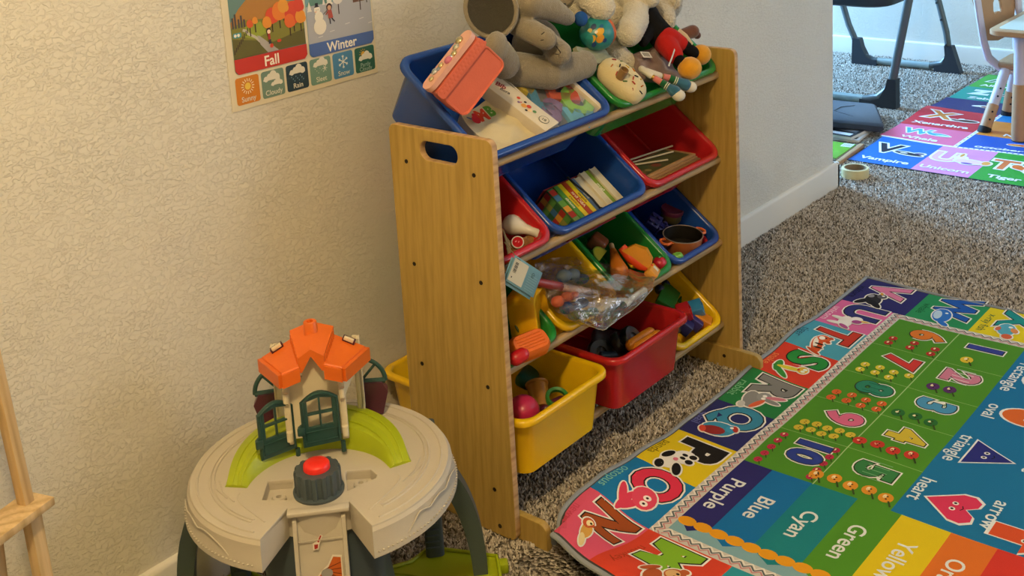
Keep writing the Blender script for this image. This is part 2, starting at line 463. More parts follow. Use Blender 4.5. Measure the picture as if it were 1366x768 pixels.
# ceiling lamp that lights the front room
_cl = empty('ceiling_lamp', (LAMP[0], LAMP[1], ZC), label='round white glass ceiling lamp fixed to the front room ceiling', cat='lamp')
MB().lathe([(0.0, -0.002), (.15, -.002), (.15, -.02), (.14, -.024)], 32).build('base', M_TRIM, _cl)
MB().lathe([(.138, -.02), (.13, -.04), (.10, -.055), (.05, -.062), (0.0, -.064)], 32).build('glass_shade', mat('lamp_glass', (1, .92, .8, 1), .3, .5, .01, 5, emit=((1, .74, .42, 1), 6)), _cl)

# carpet pile: short leaning tufts where the carpet shows
def carpet_pile():
    import numpy as np
    rg = np.random.default_rng(5); step = .0052
    zones = [(-.45, 1.56, -.435, -.012), (1.50, 2.62, -1.05, -.012), (-.75, -.02, -.80, -.30), (2.218, 2.62, -.012, .40), (2.62, 4.235, .10, 1.0), (1.50, 2.50, -1.5, -1.05)]
    P = []
    for (x0, x1, y0, y1) in zones:
        gx, gy = np.meshgrid(np.arange(x0, x1, step), np.arange(y0, y1, step)); p = np.stack([gx.ravel(), gy.ravel()], 1); P.append(p + rg.uniform(-.0026, .0026, p.shape))
    P = np.concatenate(P)
    def inside(x0, x1, y0, y1): return (P[:, 0] > x0) & (P[:, 0] < x1) & (P[:, 1] > y0) & (P[:, 1] < y1)
    keep = ~(inside(-.05, 1.502, -1.45, -.422) | inside(2.50, 4.06, -.81, .118) | inside(2.42, 2.72, .09, .30) | inside(2.70, 3.14, .12, .50) | (np.hypot(P[:, 0] - 2.345, P[:, 1] + .012) < .05))
    P = P[keep]; n = len(P); h = rg.uniform(.004, .0085, n); r = rg.uniform(.0019, .0033, n); a0 = rg.uniform(0, 6.283, n); la = rg.uniform(0, 6.283, n); lm = rg.uniform(0, .006, n)
    V = np.zeros((n, 5, 3))
    for k in range(3):
        V[:, k, 0] = P[:, 0] + r * np.cos(a0 + 2.094 * k); V[:, k, 1] = P[:, 1] + r * np.sin(a0 + 2.094 * k); V[:, k, 2] = .0003
    tx, ty = P[:, 0] + lm * np.cos(la), P[:, 1] + lm * np.sin(la)
    for k, s_ in ((3, 1), (4, -1)): V[:, k, 0] = tx + s_ * r * .55 * np.cos(a0); V[:, k, 1] = ty + s_ * r * .55 * np.sin(a0); V[:, k, 2] = h
    b = np.arange(n)[:, None] * 5
    F = np.concatenate([b + np.array([[0, 1, 3]]), b + np.array([[1, 4, 3]]), b + np.array([[1, 2, 4]]), b + np.array([[2, 0, 3]]), b + np.array([[2, 3, 4]])], 1).reshape(-1)
    me = bpy.data.meshes.new('carpet_pile'); nf = n * 5
    me.vertices.add(n * 5); me.vertices.foreach_set('co', V.reshape(-1)); me.loops.add(nf * 3); me.loops.foreach_set('vertex_index', F.astype(np.int32)); me.polygons.add(nf); me.polygons.foreach_set('loop_start', np.arange(0, nf * 3, 3, dtype=np.int32))
    pal = np.array([(.10, .085, .068), (.24, .205, .165), (.44, .385, .32), (.56, .50, .425), (.68, .62, .54)]); ci = rg.choice(5, n, p=[.14, .18, .28, .25, .15]); c = pal[ci] * rg.uniform(.85, 1.12, (n, 1))
    col = np.ones((n, 15, 4)); col[:, :, :3] = c[:, None, :]
    at = me.color_attributes.new('Col', 'FLOAT_COLOR', 'CORNER'); at.data.foreach_set('color', col.reshape(-1)); me.update(calc_edges=True); me.validate()
    o = bpy.data.objects.new('carpet_pile', me); COL.objects.link(o); me.materials.append(attr_mat('carpet_yarn', 1.0, .05))
    tag(o, 'speckled beige cut pile of the wall to wall carpet', 'carpet', kind='stuff')
carpet_pile()
# ------------------------------------------------------------------ shelf
def wood_material(name, c0, c1, c2, axis='Z', scale=1.0, rough=0.42):
    m = bpy.data.materials.new(name); m.use_nodes = True; nt = m.node_tree; b = nt.nodes['Principled BSDF']
    b.inputs['Roughness'].default_value = rough; b.inputs['Specular IOR Level'].default_value = 0.4
    tc = nt.nodes.new('ShaderNodeTexCoord')
    mp = nt.nodes.new('ShaderNodeMapping'); st = [1.0, 1.0, 1.0]; st['XYZ'.index(axis)] = 0.07
    mp.inputs['Scale'].default_value = st; nt.links.new(tc.outputs['Object'], mp.inputs['Vector'])
    w = nt.nodes.new('ShaderNodeTexWave'); w.wave_type = 'BANDS'; w.bands_direction = 'DIAGONAL'; w.inputs['Scale'].default_value = 26 * scale
    w.inputs['Distortion'].default_value = 5.5; w.inputs['Detail'].default_value = 2.5; w.inputs['Detail Scale'].default_value = 1.2
    nt.links.new(mp.outputs['Vector'], w.inputs['Vector'])
    n = nt.nodes.new('ShaderNodeTexNoise'); n.inputs['Scale'].default_value = 190 * scale; n.inputs['Detail'].default_value = 3
    nt.links.new(mp.outputs['Vector'], n.inputs['Vector'])
    r = nt.nodes.new('ShaderNodeValToRGB'); e = r.color_ramp.elements
    e[0].position = 0.0; e[0].color = c0; e[1].position = 1.0; e[1].color = c2
    x = e.new(0.35); x.color = c1
    nt.links.new(w.outputs['Fac'], r.inputs['Fac'])
    mx = nt.nodes.new('ShaderNodeMix'); mx.data_type = 'RGBA'; mx.blend_type = 'MULTIPLY'; mx.inputs['Factor'].default_value = 0.35
    r2 = nt.nodes.new('ShaderNodeValToRGB'); r2.color_ramp.elements[0].position = .3; r2.color_ramp.elements[0].color = (.55, .5, .42, 1); r2.color_ramp.elements[1].position = .6
    nt.links.new(n.outputs['Fac'], r2.inputs['Fac'])
    nt.links.new(r.outputs['Color'], mx.inputs['A']); nt.links.new(r2.outputs['Color'], mx.inputs['B']); nt.links.new(mx.outputs['Result'], b.inputs['Base Color'])
    bp = nt.nodes.new('ShaderNodeBump'); bp.inputs['Distance'].default_value = 0.0003; nt.links.new(n.outputs['Fac'], bp.inputs['Height']); nt.links.new(bp.outputs['Normal'], b.inputs['Normal'])
    return m
M_PINE = wood_material('honey_pine', (0.40, 0.262, 0.064, 1), (0.44, 0.293, 0.076, 1), (0.45, 0.30, 0.079, 1), 'Y')
M_PINE_EDGE = wood_material('pine_edge', (0.42, 0.26, 0.12, 1), (0.52, 0.335, 0.17, 1), (0.56, 0.37, 0.19, 1))
M_RAIL = wood_material('pine_rail', (0.34, 0.22, 0.095, 1), (0.42, 0.28, 0.13, 1), (0.45, 0.30, 0.14, 1), 'X')
M_SCREW = mat('dark_screw', '#2a2016', 0.4, 0.5, 0.1, 50, metal=0.6)

SB, SF, SH, SW, ST = -0.1305, -0.3899, 0.7874, 0.8613, 0.015
shelf = empty('toy_shelf', (0, SF, 0), label='honey pine toy storage rack holding rows of coloured bins', cat='shelf')
PX = Matrix(((0, 0, 1, 0), (1, 0, 0, 0), (0, 1, 0, 0), (0, 0, 0, 1)))      # plate XY -> world YZ
ROWZ = (0.72, 0.516, 0.31, 0.10)
YF, YB = -0.346, -0.173
def shelf_build():
    inv = Matrix.Translation((0, -SF, 0))
    yc, d = (SB + SF) / 2, SB - SF
    outline = rrect(d, SH - .003, .016, 5, yc, (SH + .003) / 2)
    slot = rrect(.094, .036, .0178, 6, -.258, .7465)
    for k, xc in enumerate((ST / 2, SW - ST / 2)):
        me = plate_mesh(outline, [slot], ST, .0022)
        p = from_mesh('side_panel', me, [M_PINE, M_PINE_EDGE], shelf, True, 35)
        p.matrix_world = Matrix.Translation((0, SF, 0)) @ inv @ Matrix.Translation((xc, 0, 0)) @ PX
        p.parent = shelf; p.matrix_parent_inverse = Matrix.Identity(4); p.matrix_basis = inv @ Matrix.Translation((xc, 0, 0)) @ PX
        for f in me.polygons: f.material_index = 0 if abs(f.normal.z) > .9 else 1
        sx = -0.0004 - ST / 2 if k == 0 else ST / 2 + .0004
        for z in ROWZ:
            for y in (YB, YF + .003):
                s = MB().lathe([(0, -.001), (.0042, -.001), (.0042, .0004), (.0026, .0006), (.002, -.0002), (0, -.0002)], 10).build('screw', M_SCREW, p)
                s.matrix_basis = Matrix.Translation((y, z - .002, sx)) @ (Matrix.Rotation(pi, 4, 'X') if k == 0 else Matrix.Identity(4))
        s = MB().lathe([(0, -.001), (.0045, -.001), (.0045, .0004), (0, .0004)], 10).build('screw', M_SCREW, p)
        s.matrix_basis = Matrix.Translation((-.351, .024, sx)) @ (Matrix.Rotation(pi, 4, 'X') if k == 0 else Matrix.Identity(4))
    # rails: rounded bars between the panels
    for z in ROWZ:
        for (y, zz, w, h) in ((-.3385, z + .003, .018, .017), (YB, z - .018, .022, .024)):
            L = [[(x, y + a, zz + b) for a, b in rrect(w, h, .007, 3)] for x in (ST, SW - ST)]
            o = MB().loops(L).build('rail', M_RAIL, shelf); o.matrix_basis = inv
    # floor runners inside the panels, sticking out at the front
    for xc in (ST + .0075, SW - ST - .0075):
        y0, y1, zf, r = SF - .062, SB, .0525, .018
        P = [(y1, 0), (y1, zf)] + [(y0 + r - r * sin(a), zf - r + r * cos(a)) for a in [pi / 2 * k / 5 for k in range(6)]] + [(y0, 0)]
        o = plate('foot_runner', P, [], .015, .0015, M_PINE, shelf); o.matrix_basis = inv @ Matrix.Translation((xc, 0, .0005)) @ PX
        s = MB().lathe([(0, 0), (.0045, 0), (.0045, .0008), (0, .0008)], 10).build('screw', M_SCREW, o)
        s.matrix_basis = Matrix.Translation((-.355, .030, -.0079 if xc > .4 else .0075)) @ Matrix.Rotation(pi if xc > .4 else 0, 4, 'X')
shelf_build()

# ------------------------------------------------------------------ bins
BINC = {'blue': '#17408f', 'green': '#1d7a30', 'red': '#b01e22', 'yellow': '#e6b90f'}
def bin_mat(c): return mat('bin_' + c, BINC[c], 0.22, 0.55, 0.05, 5, 0.0003, 30)
TILT = radians(38)
def bin_mesh(w, l, h):
    R = .036
    prof = [(.030, -h + .004), (.026, -h), (.0135, -.014), (.0125, -.0125), (.0015, -.0135), (0, -.012), (0, -.004), (.0015, -.0012), (.0045, 0), (.009, 0), (.0125, -.0015), (.0145, -.006), (.0275, -h + .006), (.033, -h + .003)]
    b = MB()
    L = [[(x, y, z) for x, y in rrect(w - 2 * i, l - 2 * i, R - i * .45, 6, 0, l / 2)] for i, z in prof]
    b.loops(L)
    return b
BINS = {}
def make_bin(key, colour, xc, w, l, h, label, row=None, flat=None):
    o = bin_mesh(w, l, h).build('toy_bin', bin_mat(colour), angle=50)
    if row is not None:
        o.matrix_world = Matrix.Translation((xc, -.3585, ROWZ[row] + .0225)) @ Matrix.Rotation(TILT, 4, 'X')
    else:
        o.matrix_world = Matrix.Translation(flat)
    tag(o, label, 'bin', 'coloured plastic bins in the toy rack')
    BINS[key] = (o.matrix_world.copy(), w, l, h)
    return o
SL, SHH = .272, .13
make_bin('b1', 'blue', .2205, .405, SL, SHH, 'wide blue bin at the rack top holding the pink purse and white box', 0)
make_bin('g1', 'green', .6405, .405, SL, SHH, 'wide green bin at the rack top filled with plush toys', 0)
make_bin('r2a', 'red', .1135, .192, SL, SHH, 'small red bin with a white toy bell, beside the handled pine panel', 1)
make_bin('b2', 'blue', .3775, .328, SL, SHH, 'wide blue bin holding a set of board books', 1)
make_bin('r2b', 'red', .695, .297, SL, SHH, 'red bin holding thin wooden puzzle boards and white sticks', 1)
make_bin('g3a', 'green', .1165, .195, SL, SHH, 'small green bin holding the yellow and orange toy parts', 2)
make_bin('y3', 'yellow', .3205, .20, SL, SHH, 'small yellow bin covered by the clear plastic bag', 2)
make_bin('g3b', 'green', .530, .205, SL, SHH, 'small green bin of toy food beside the bin with the pot', 2)
make_bin('b3', 'blue', .735, .21, SL, SHH, 'small blue bin holding the toy pot', 2)
make_bin('y4b', 'yellow', .735, .21, SL, SHH, 'small yellow bin of building blocks on the lowest rails', 3)
make_bin('y4', 'yellow', .163, .278, .398, .125, 'large yellow bin pulled forward level on the lowest rails', None, (.1635, -.409, .2385))
make_bin('r4', 'red', .466, .29, .398, .125, 'large red bin pulled forward level on the lowest rails', None, (.4645, -.409, .2395))
def inbin(key, u, v, w):
    """world point in a bin: u across from its middle, v up the slope from the front rim, w below (-) or above the rim plane"""
    return BINS[key][0] @ Vector((u, v, w))
# ------------------------------------------------------------------ alphabet play rug
def lerp_tab(T, x):
    if x <= T[0][0]: return T[0][1]
    for (a, p), (b, q) in zip(T[:-1], T[1:]):
        if x <= b:
            t = (x - a) / (b - a); t = t * t * (3 - 2 * t); return p + (q - p) * t
    return T[-1][1]
LX = [(-.03, .050), (.08, .046), (.2, .036), (.34, .020), (.5, .004), (.7, .004), (.84, .013), (.93, .010), (1.05, .018), (1.2, .006), (1.5, .004)]
LY = [(-1.45, .006), (-.95, .010), (-.75, .030), (-.6, .050), (-.47, .058), (-.43, .058)]
def rug_pt(x, y):
    ex = math.exp(-((y + .43) / .085) ** 2); ey = math.exp(-((x + .03) / .11) ** 2)
    a = lerp_tab(LX, x) * ex; b = lerp_tab(LY, y) * ey
    z = .0055 + sqrt(a * a + b * b) * (1 - .25 * min(ex, ey))
    z += .0012 * (1 + sin(9 * x + 5 * y + 1)) + .0010 * (1 + sin(17 * y - 6 * x)) + .0022 * math.exp(-((x + y * .35 - .38) / .045) ** 2)
    X = x + .036 * math.exp(-((x + .03) / .16) ** 2) * math.exp(-((y + .43) / .12) ** 2) - .012 * ey
    Y = y - .030 * math.exp(-((x + .03) / .13) ** 2) * math.exp(-((y + .43) / .10) ** 2)
    t = max(0.0, min(1.0, (y + .457) / .03)); cc = math.exp(-((x + .03) / .05) ** 2) * t * t * (3 - 2 * t)     # the corner curls under
    return Vector((X + .026 * cc, Y - .010 * cc, z - .042 * cc))
def rug_f(x, y, l):
    p = rug_pt(x, y); e = .004
    n = (rug_pt(x + e, y) - p).cross(rug_pt(x, y + e) - p).normalized()
    return tuple(p + n * (l + .0022))
RX0, RX1, RY0, RY1 = -.03, 1.495, -1.43, -.425
rug = empty('alphabet_rug', (.73, -.93, 0), label='colourful alphabet and number play rug lying before the toy rack', cat='rug')
def rug_child(o):
    o.parent = rug; o.matrix_parent_inverse = Matrix.Translation((-.73, .93, 0)); return o
def rug_body():
    nx, ny = 110, 74; V, F = [], []
    for side in (0, 1):
        for i in range(nx + 1):
            for j in range(ny + 1):
                x = RX0 + (RX1 - RX0) * i / nx; y = RY0 + (RY1 - RY0) * j / ny
                V.append(rug_f(x, y, -.0008 if side == 0 else -.0042))
    N = (nx + 1) * (ny + 1)
    for i in range(nx):
        for j in range(ny):
            a = i * (ny + 1) + j; b = a + ny + 1
            F.append((a, b, b + 1, a + 1)); F.append((N + a, N + a + 1, N + b + 1, N + b))
    me = bpy.data.meshes.new('backing'); me.from_pydata(V, [], F)
    rug_child(from_mesh('backing', me, mat('rug_backing', '#4c4a48', .95, .1, .15, 90, .0006, 500)))
    P = []
    n = 90
    for i in range(n): P.append((RX0 + (RX1 - RX0) * i / n, RY1))
    for i in range(60): P.append((RX1, RY1 + (RY0 - RY1) * i / 60))
    for i in range(n): P.append((RX1 + (RX0 - RX1) * i / n, RY0))
    for i in range(60): P.append((RX0, RY0 + (RY1 - RY0) * i / 60))
    rug_child(MB().tube([rug_f(x, y, -.0015) for x, y in P], [(.0055, .0042)] * len(P), 8, closed=True).build('binding', fabric('rug_binding', '#8f9499', .15, .0008, 700, 0)))
rug_body()

def creature(A, T, parts, s=1.0, outline=None, lay=3):
    """parts: (da, db, ra, rb, rot, colour) ellipses in tile axes; T maps tile axes to the print"""
    if outline:
        A.layer(lay)
        for (a, b, ra, rb, ro, c) in parts: A.poly([T(x * s, y * s) for x, y in ellipse(a, b, ra + outline, rb + outline, 16, 0, ro)], '#e9e4d8')
    for k, (a, b, ra, rb, ro, c) in enumerate(parts):
        A.layer(lay + 1 + k * .5); A.poly([T(x * s, y * s) for x, y in ellipse(a, b, ra, rb, 16, 0, ro)], c)
def big_letter(A, ch, x, y, size, col, rot, dark='#26241f', bold=.045, white=True):
    if white: A.layer(3); A.text(ch, x, y, size, '#ece6da', bold + .055, rot)
    A.layer(4); A.text(ch, x, y, size, dark, bold + .025, rot)
    A.layer(5); A.text(ch, x, y, size, col, bold, rot)

def rug_art():
    A = Art(.028)
    bx = [-.02, .165, .335, .5, .665, .83, .99, 1.153, 1.317, 1.485]
    by = [-.434, -.576]
    tiles = [('N', '#d9566f', '#9a4a22', 'newt'), ('O', '#1f74a8', '#d8364f', 'octopus'), ('P', '#dcc01e', '#231f1c', 'panda'), ('Q', '#2e2f63', '#3d87a3', 'quail'),
             ('R', '#2c7a41', '#7d7c78', 'rabbit'), ('S', '#d4402c', '#2f8a3d', 'snake'), ('T', '#4b9bb0', '#c23b2b', 'tiger'), ('U', '#d9699b', '#31366f', 'unicorn'), ('V', '#2f2d66', '#d77a9c', 'vulture')]
    an = {
     'newt': [(.0, .0, .030, .013, .5, '#d9a24a'), (-.022, -.012, .016, .013, 0, '#c5542e'), (-.024, -.010, .010, .008, 0, '#efd9a0'), (-.026, -.008, .003, .003, 0, '#2a211c'), (.03, .016, .022, .007, .8, '#e6cf93')],
     'octopus': [(.014, -.012, .036, .008, .5, '#d8405a'), (.024, -.002, .034, .008, 0, '#d8405a'), (.022, .010, .032, .008, -.4, '#d8405a'), (-.012, .020, .032, .024, .4, '#dd4a62'), (-.016, .024, .008, .008, 0, '#f4e4dc'), (.002, .027, .008, .008, 0, '#f4e4dc'), (-.016, .024, .003, .003, 0, '#2a1c20'), (.002, .027, .003, .003, 0, '#2a1c20')],
     'panda': [(.006, -.012, .028, .018, .2, '#e8e2d6'), (.034, -.020, .014, .009, .3, '#1e1b1a'), (.026, .014, .020, .009, .5, '#1e1b1a'), (-.006, -.024, .018, .008, -.2, '#1e1b1a'), (-.020, .004, .022, .019, 0, '#eee9df'), (-.030, .018, .008, .008, 0, '#1e1b1a'), (-.010, .020, .008, .008, 0, '#1e1b1a'), (-.026, .002, .005, .006, 0, '#1e1b1a'), (-.013, .004, .005, .006, 0, '#1e1b1a'), (.0, -.004, .006, .005, 0, '#d9798c')],
     'quail': [(.0, .0, .026, .034, .3, '#3a88a8'), (.010, -.006, .016, .025, .3, '#8f2e2c'), (-.014, .024, .014, .013, 0, '#3f97ba'), (-.018, .030, .012, .006, .6, '#b63a2c'), (-.018, .022, .004, .004, 0, '#f3ece0'), (.018, -.026, .012, .007, .6, '#cf4a36')],
     'rabbit': [(.006, -.006, .034, .018, .3, '#8b8985'), (-.018, .012, .018, .016, 0, '#95938f'), (-.026, .036, .007, .022, .4, '#d17b88'), (-.008, .034, .007, .020, -.1, '#8b8985'), (.016, .012, .024, .007, -.3, '#d9623f'), (-.021, .012, .005, .005, 0, '#f2eee6'), (-.010, .014, .005, .005, 0, '#f2eee6'), (.036, -.014, .012, .008, .2, '#c9c5bd')],
     'snake': [(.02, -.012, .030, .008, .9, '#3c8a3a'), (.0, -.026, .026, .009, .2, '#3c8a3a'), (-.006, .0, .008, .030, .3, '#d7c53e'), (-.016, .026, .015, .012, .2, '#dcae34'), (-.021, .030, .005, .005, 0, '#e9efe0'), (-.010, .029, .005, .005, 0, '#e9efe0'), (-.012, .018, .004, .003, 0, '#c0392b')],
     'tiger': [(.012, .0, .038, .013, .3, '#d4572c'), (.044, .006, .020, .005, 1.2, '#c34a26'), (.006, -.006, .024, .006, .3, '#efe4d2'), (-.022, .002, .017, .015, 0, '#d95c30'), (-.022, -.003, .009, .007, 0, '#f2e8da'), (-.034, .014, .006, .006, 0, '#c34a26'), (-.012, .016, .006, .006, 0, '#c34a26'), (.008, .004, .003, .011, .2, '#2b1f19'), (.024, .008, .003, .011, .2, '#2b1f19'), (-.026, .005, .003, .003, 0, '#2b1f19')],
     'unicorn': [(.008, -.002, .030, .014, .2, '#efe6dd'), (-.016, .016, .014, .012, 0, '#f3ebe4'), (-.014, .034, .004, .014, .2, '#dca43b'), (.026, -.020, .005, .018, .2, '#efe6dd'), (-.004, -.022, .005, .018, -.1, '#efe6dd'), (.036, .006, .016, .007, 1.0, '#b0538a'), (-.004, .022, .010, .012, .4, '#a14c87')],
     'vulture': [(.006, .0, .034, .020, .3, '#2b2a2e'), (.030, .014, .026, .010, .8, '#232226'), (.028, -.018, .026, .010, -.5, '#232226'), (-.022, .012, .014, .012, 0, '#58565c'), (-.026, .014, .004, .004, 0, '#f0e9dc'), (-.036, .006, .008, .004, .4, '#d19a3c'), (-.010, -.012, .010, .008, 0, '#8e8c92')],
     'whale': [(.0, .0, .040, .022, .2, '#2f6fc0'), (.0, -.010, .026, .010, .2, '#b9cfe0'), (.044, .018, .018, .008, .9, '#2f6fc0'), (-.018, .006, .004, .004, 0, '#f1eee6')],
     'x_ray fish': [(.0, .0, .034, .020, .2, '#56a6b8'), (.038, .012, .014, .012, .4, '#d3643f'), (-.016, .005, .005, .005, 0, '#f1eee6'), (.0, .018, .014, .008, .5, '#d9874a'), (.004, -.018, .012, .006, 0, '#cf6a4c')],
     'monkey': [(.016, -.006, .024, .014, .2, '#b0552c'), (-.016, .016, .020, .018, 0, '#b85c30'), (-.016, .012, .014, .012, 0, '#dcae72'), (-.036, .022, .008, .008, 0, '#b85c30'), (.004, .028, .008, .008, 0, '#b85c30'), (.040, .012, .008, .022, -.5, '#a74f29'), (.0, -.022, .020, .006, -.4, '#b0552c'), (-.021, .018, .003, .003, 0, '#2b1c14'), (-.010, .019, .003, .003, 0, '#2b1c14')],
    }
    rot = pi
    def tile(x0, x1, y0, y1, ch, bg, fg, name, namecol='#e6dfd0', lp=(-.036, .012), ap=(.032, -.004), size=.125):
        A.layer(1); A.rect(x0, y0, x1, y1, bg)
        cx, cy = (x0 + x1) / 2, (y0 + y1) / 2
        T0 = lambda a, b: (cx - a, cy - b)
        A.layer(2); px, py = T0(.012, -.058); A.text(name.replace('_', '-'), px, py, .030, namecol, .0, rot)
        px, py = T0(*lp); big_letter(A, ch, px, py, size, fg, rot)
        T1 = lambda a, b: (cx - ap[0] - a, cy - ap[1] - b)
        if name in an: creature(A, T1, an[name], 1.05, .0035, 6)
    nc = ['#c8455e', '#7fc0b0', '#7a6a12', '#6f74b0', '#7fb888', '#e98a4a', '#2d4f66', '#f0cfd9', '#16152f']
    for k, (ch, bg, fg, nm) in enumerate(tiles):
        tile(bx[k], bx[k + 1], by[1], by[0], ch, bg, fg, nm, nc[k])
    ys = [-.576, -.765, -.93, -1.095, -1.26, -1.42]
    far = [('W', '#2c8a55', '#2257a8', 'whale'), ('X', '#dcc41f', '#1f8a84', 'x_ray fish'), ('Y', '#8a4fa0', '#d9c23a', 'yak'), ('Z', '#d4402c', '#2b2a2e', 'zebra')]
    A.layer(1); A.rect(bx[8], -.606, bx[9], by[1], '#2f2d66')
    for k, (ch, bg, fg, nm) in enumerate(far):
        tile(1.317, 1.485, ys[k + 1] if k else -.768, ys[k] - (.03 if k == 0 else 0.003), ch, bg, fg, nm, '#1c5c38')
    near = [('M', '#d2442c', '#7fae2c', 'monkey'), ('L', '#2f8f99', '#d9a23a', 'lion'), ('K', '#d9b51e', '#c23b2b', 'kiwi'), ('J', '#2e2f63', '#d8698b', 'jay')]
    for k, (ch, bg, fg, nm) in enumerate(near):
        tile(-.02, .165, ys[k + 1] + .01, (ys[k] + .01) if k else -.576, ch, bg, fg, nm, '#a83a1c', (-.036, -.004), (.020, .016))
    for k, (ch, bg) in enumerate(zip('IHGFEDCBA', ('#2c7a41', '#1f74a8', '#dcc01e', '#d4402c', '#2e2f63', '#4b9bb0', '#d9699b', '#2c8a55', '#d9566f'))):
        tile(bx[k], bx[k + 1], -1.42, -1.262, ch, bg, '#ece6da', '', '#ffffff')
    # zigzag inner border
    A.layer(1.5)
    def zig(p, q, w):
        L = hypot(q[0] - p[0], q[1] - p[1]); n = int(L / .021); ux, uy = (q[0] - p[0]) / L, (q[1] - p[1]) / L; vx, vy = -uy, ux
        A.layer(1.5); A.poly([(p[0] - vx * w / 2, p[1] - vy * w / 2), (q[0] - vx * w / 2, q[1] - vy * w / 2), (q[0] + vx * w / 2, q[1] + vy * w / 2), (p[0] + vx * w / 2, p[1] + vy * w / 2)], '#c9c2b8')
        for off, col in ((-.0045, '#c27d80'), (.002, '#4f5a5e'), (.0075, '#e8e2d6')):
            P = []
            for k in range(2 * n + 1):
                t = L * k / (2 * n); h = (.0055 if k % 2 else -.0055) + off
                P.append((p[0] + ux * t + vx * h, p[1] + uy * t + vy * h))
            A.layer(2); A.line(P, .0028, col)
    zig((.165, -.5895), (1.317, -.5895), .027); zig((1.3035, -.60), (1.3035, -1.262), .027); zig((.1785, -.60), (.1785, -1.262), .027)
    # number field
    NX = [1.29, 1.122, .958, .81, .64, .478]; gy0, gy1, gm = -.603, -.915, -.757
    A.layer(1); A.rect(NX[-1], gy1, NX[0], gy0, '#4f8a28')
    A.layer(2); A.line([(NX[0], gm), (NX[-1], gm)], .0022, '#a9c283')
    for x in NX[1:-1]: A.line([(x, gy0), (x, gy1)], .0018, '#8db061')
    left = [('6', '#d9762c', 6), ('7', '#cc3a34', 7), ('8', '#2f7f63', 8), ('9', '#d9698a', 9), ('10', '#2f3f8c', 10)]
    right = [('1', '#36408f', 1), ('2', '#cf7d93', 2), ('3', '#4d93b8', 3), ('4', '#d2b738', 4), ('5', '#3a7d45', 5)]
    fr = {6: '#b3322c', 7: '#d8c33a', 8: '#d4612c', 9: '#d3b63a', 10: '#b53049', 1: '#e0bd33', 2: '#573063', 3: '#2f6b33', 4: '#c43a2c', 5: '#d98f2c'}
    def fruit(x, y, r, col):
        r *= 1.3
        A.layer(4); A.dot(x, y, r, col, r * .86); A.dot(x + r * .25, y + r * .2, r * .4, '#f0d9a8', r * .22)
        A.layer(5); A.line([(x - r * .5, y - r * .5), (x - r * 1.5, y - r * 1.1)], r * .22, '#3c4a24')
        A.dot(x + r * .3, y - r * .1, r * .13, '#3a2418'); A.dot(x - r * .25, y - r * .1, r * .13, '#3a2418')
    for k in range(5):
        xm = (NX[k] + NX[k + 1]) / 2
        ch, col, n = left[k]
        big_letter(A, ch, xm + .025, -.700, .105 if n < 10 else .095, col, rot, '#38402c', .05)
        if k == 2:
            for j in range(5): A.layer(5.5); A.line([(xm - .01 + j * .018, -.678), (xm - .01 + j * .018, -.722)], .0022, '#1f5c48')
        for j in range(n):
            if n == 10: fruit(xm + .056 - .029 * (j % 5), -.625 if j < 5 else -.742, .008, fr[n])
            else:
                row, c = divmod(j, (n + 1) // 2); fruit(xm - .034 - .029 * row + .004 * (c % 2), -.635 - c * (.105 / max(1, (n - 1) // 2)), .0095, fr[n])
        ch, col, n = right[k]
        big_letter(A, ch, xm + .028, -.840, .105, col, rot, '#2c3a22', .05)
        if n in (2, 5):
            for j in range(5): A.layer(5.5); A.line([(xm - .002 + j * .016, -.818), (xm - .002 + j * .016, -.862)], .002, '#efe6e2' if n == 2 else '#7fb07a')
        for j in range(n): fruit(xm - .046 + .006 * (j % 2), -.80 - (j - (n - 1) / 2) * .036 - .02, .013, fr[n])
    # shapes field
    A.layer(1); A.rect(.462, -1.252, 1.29, gy1, '#1f6f9c')
    def shape(P, cx, cy, col, s=1.0):
        for grow, c, l in ((1.12, '#e6e6e2', 3), (1.0, col, 4)): A.layer(l); A.poly([(cx - x * s * grow, cy - y * s * grow) for x, y in P], c)
        for dx in (-.010, .010):
            A.layer(5); A.dot(cx + dx, cy, .006, '#efeae0'); A.layer(6); A.dot(cx + dx, cy, .003, '#1d1a1c')
        A.layer(5); A.line([(cx - .008, cy - .014), (cx, cy - .018), (cx + .008, cy - .014)], .002, '#1d1a1c')
    shape(ellipse(0, 0, .046, .060, 24), 1.14, -1.02, '#c93a34'); shape(ellipse(0, 0, .036, .052, 24), .964, -1.018, '#d4652c')
    shape([(-.052, -.032), (.052, -.032), (0, .054)], .768, -.995, '#2c2f78')
    H = [(.0, -.052), (.046, .004), (.048, .026), (.034, .042), (.016, .040), (0, .022), (-.016, .040), (-.034, .042), (-.048, .026), (-.046, .004)]
    shape(H, .562, -1.005, '#d63a5c', 1.0)
    shape([(-.022, -.06), (.022, -.06), (.022, 0), (.05, 0), (0, .062), (-.05, 0), (-.022, 0)], .535, -1.145, '#d2522c')
    shape([(x * .055, y * .055) for x, y in ((-1, -1), (1, -1), (1, 1), (-1, 1))], .80, -1.165, '#3f9a48'); shape(ellipse(0, 0, .055, .055, 6), 1.02, -1.17, '#d8c02c')
    for t, x, y in (('rectangle', 1.135, -.942), ('oval', .957, -.946), ('triangle', .768, -.942), ('heart', .583, -.936), ('arrow', .575, -1.078), ('square', .80, -1.085), ('hexagon', 1.02, -1.09)):
        A.layer(3); A.text(t, x, y, .041, '#dfe6e6', .010, rot)
    # colour stripes with scalloped ends
    sy = [-.603, -.668, -.755, -.85, -.937, -1.03, -1.113, -1.252]
    sc = ['#2d2a66', '#1a6aa2', '#1f7a80', '#4f8a28', '#dcc01e', '#d8702a', '#cc3a2e']
    A.layer(1); A.rect(.192, -1.252, .478, gy0, '#7fa6ae'); A.layer(1.2)
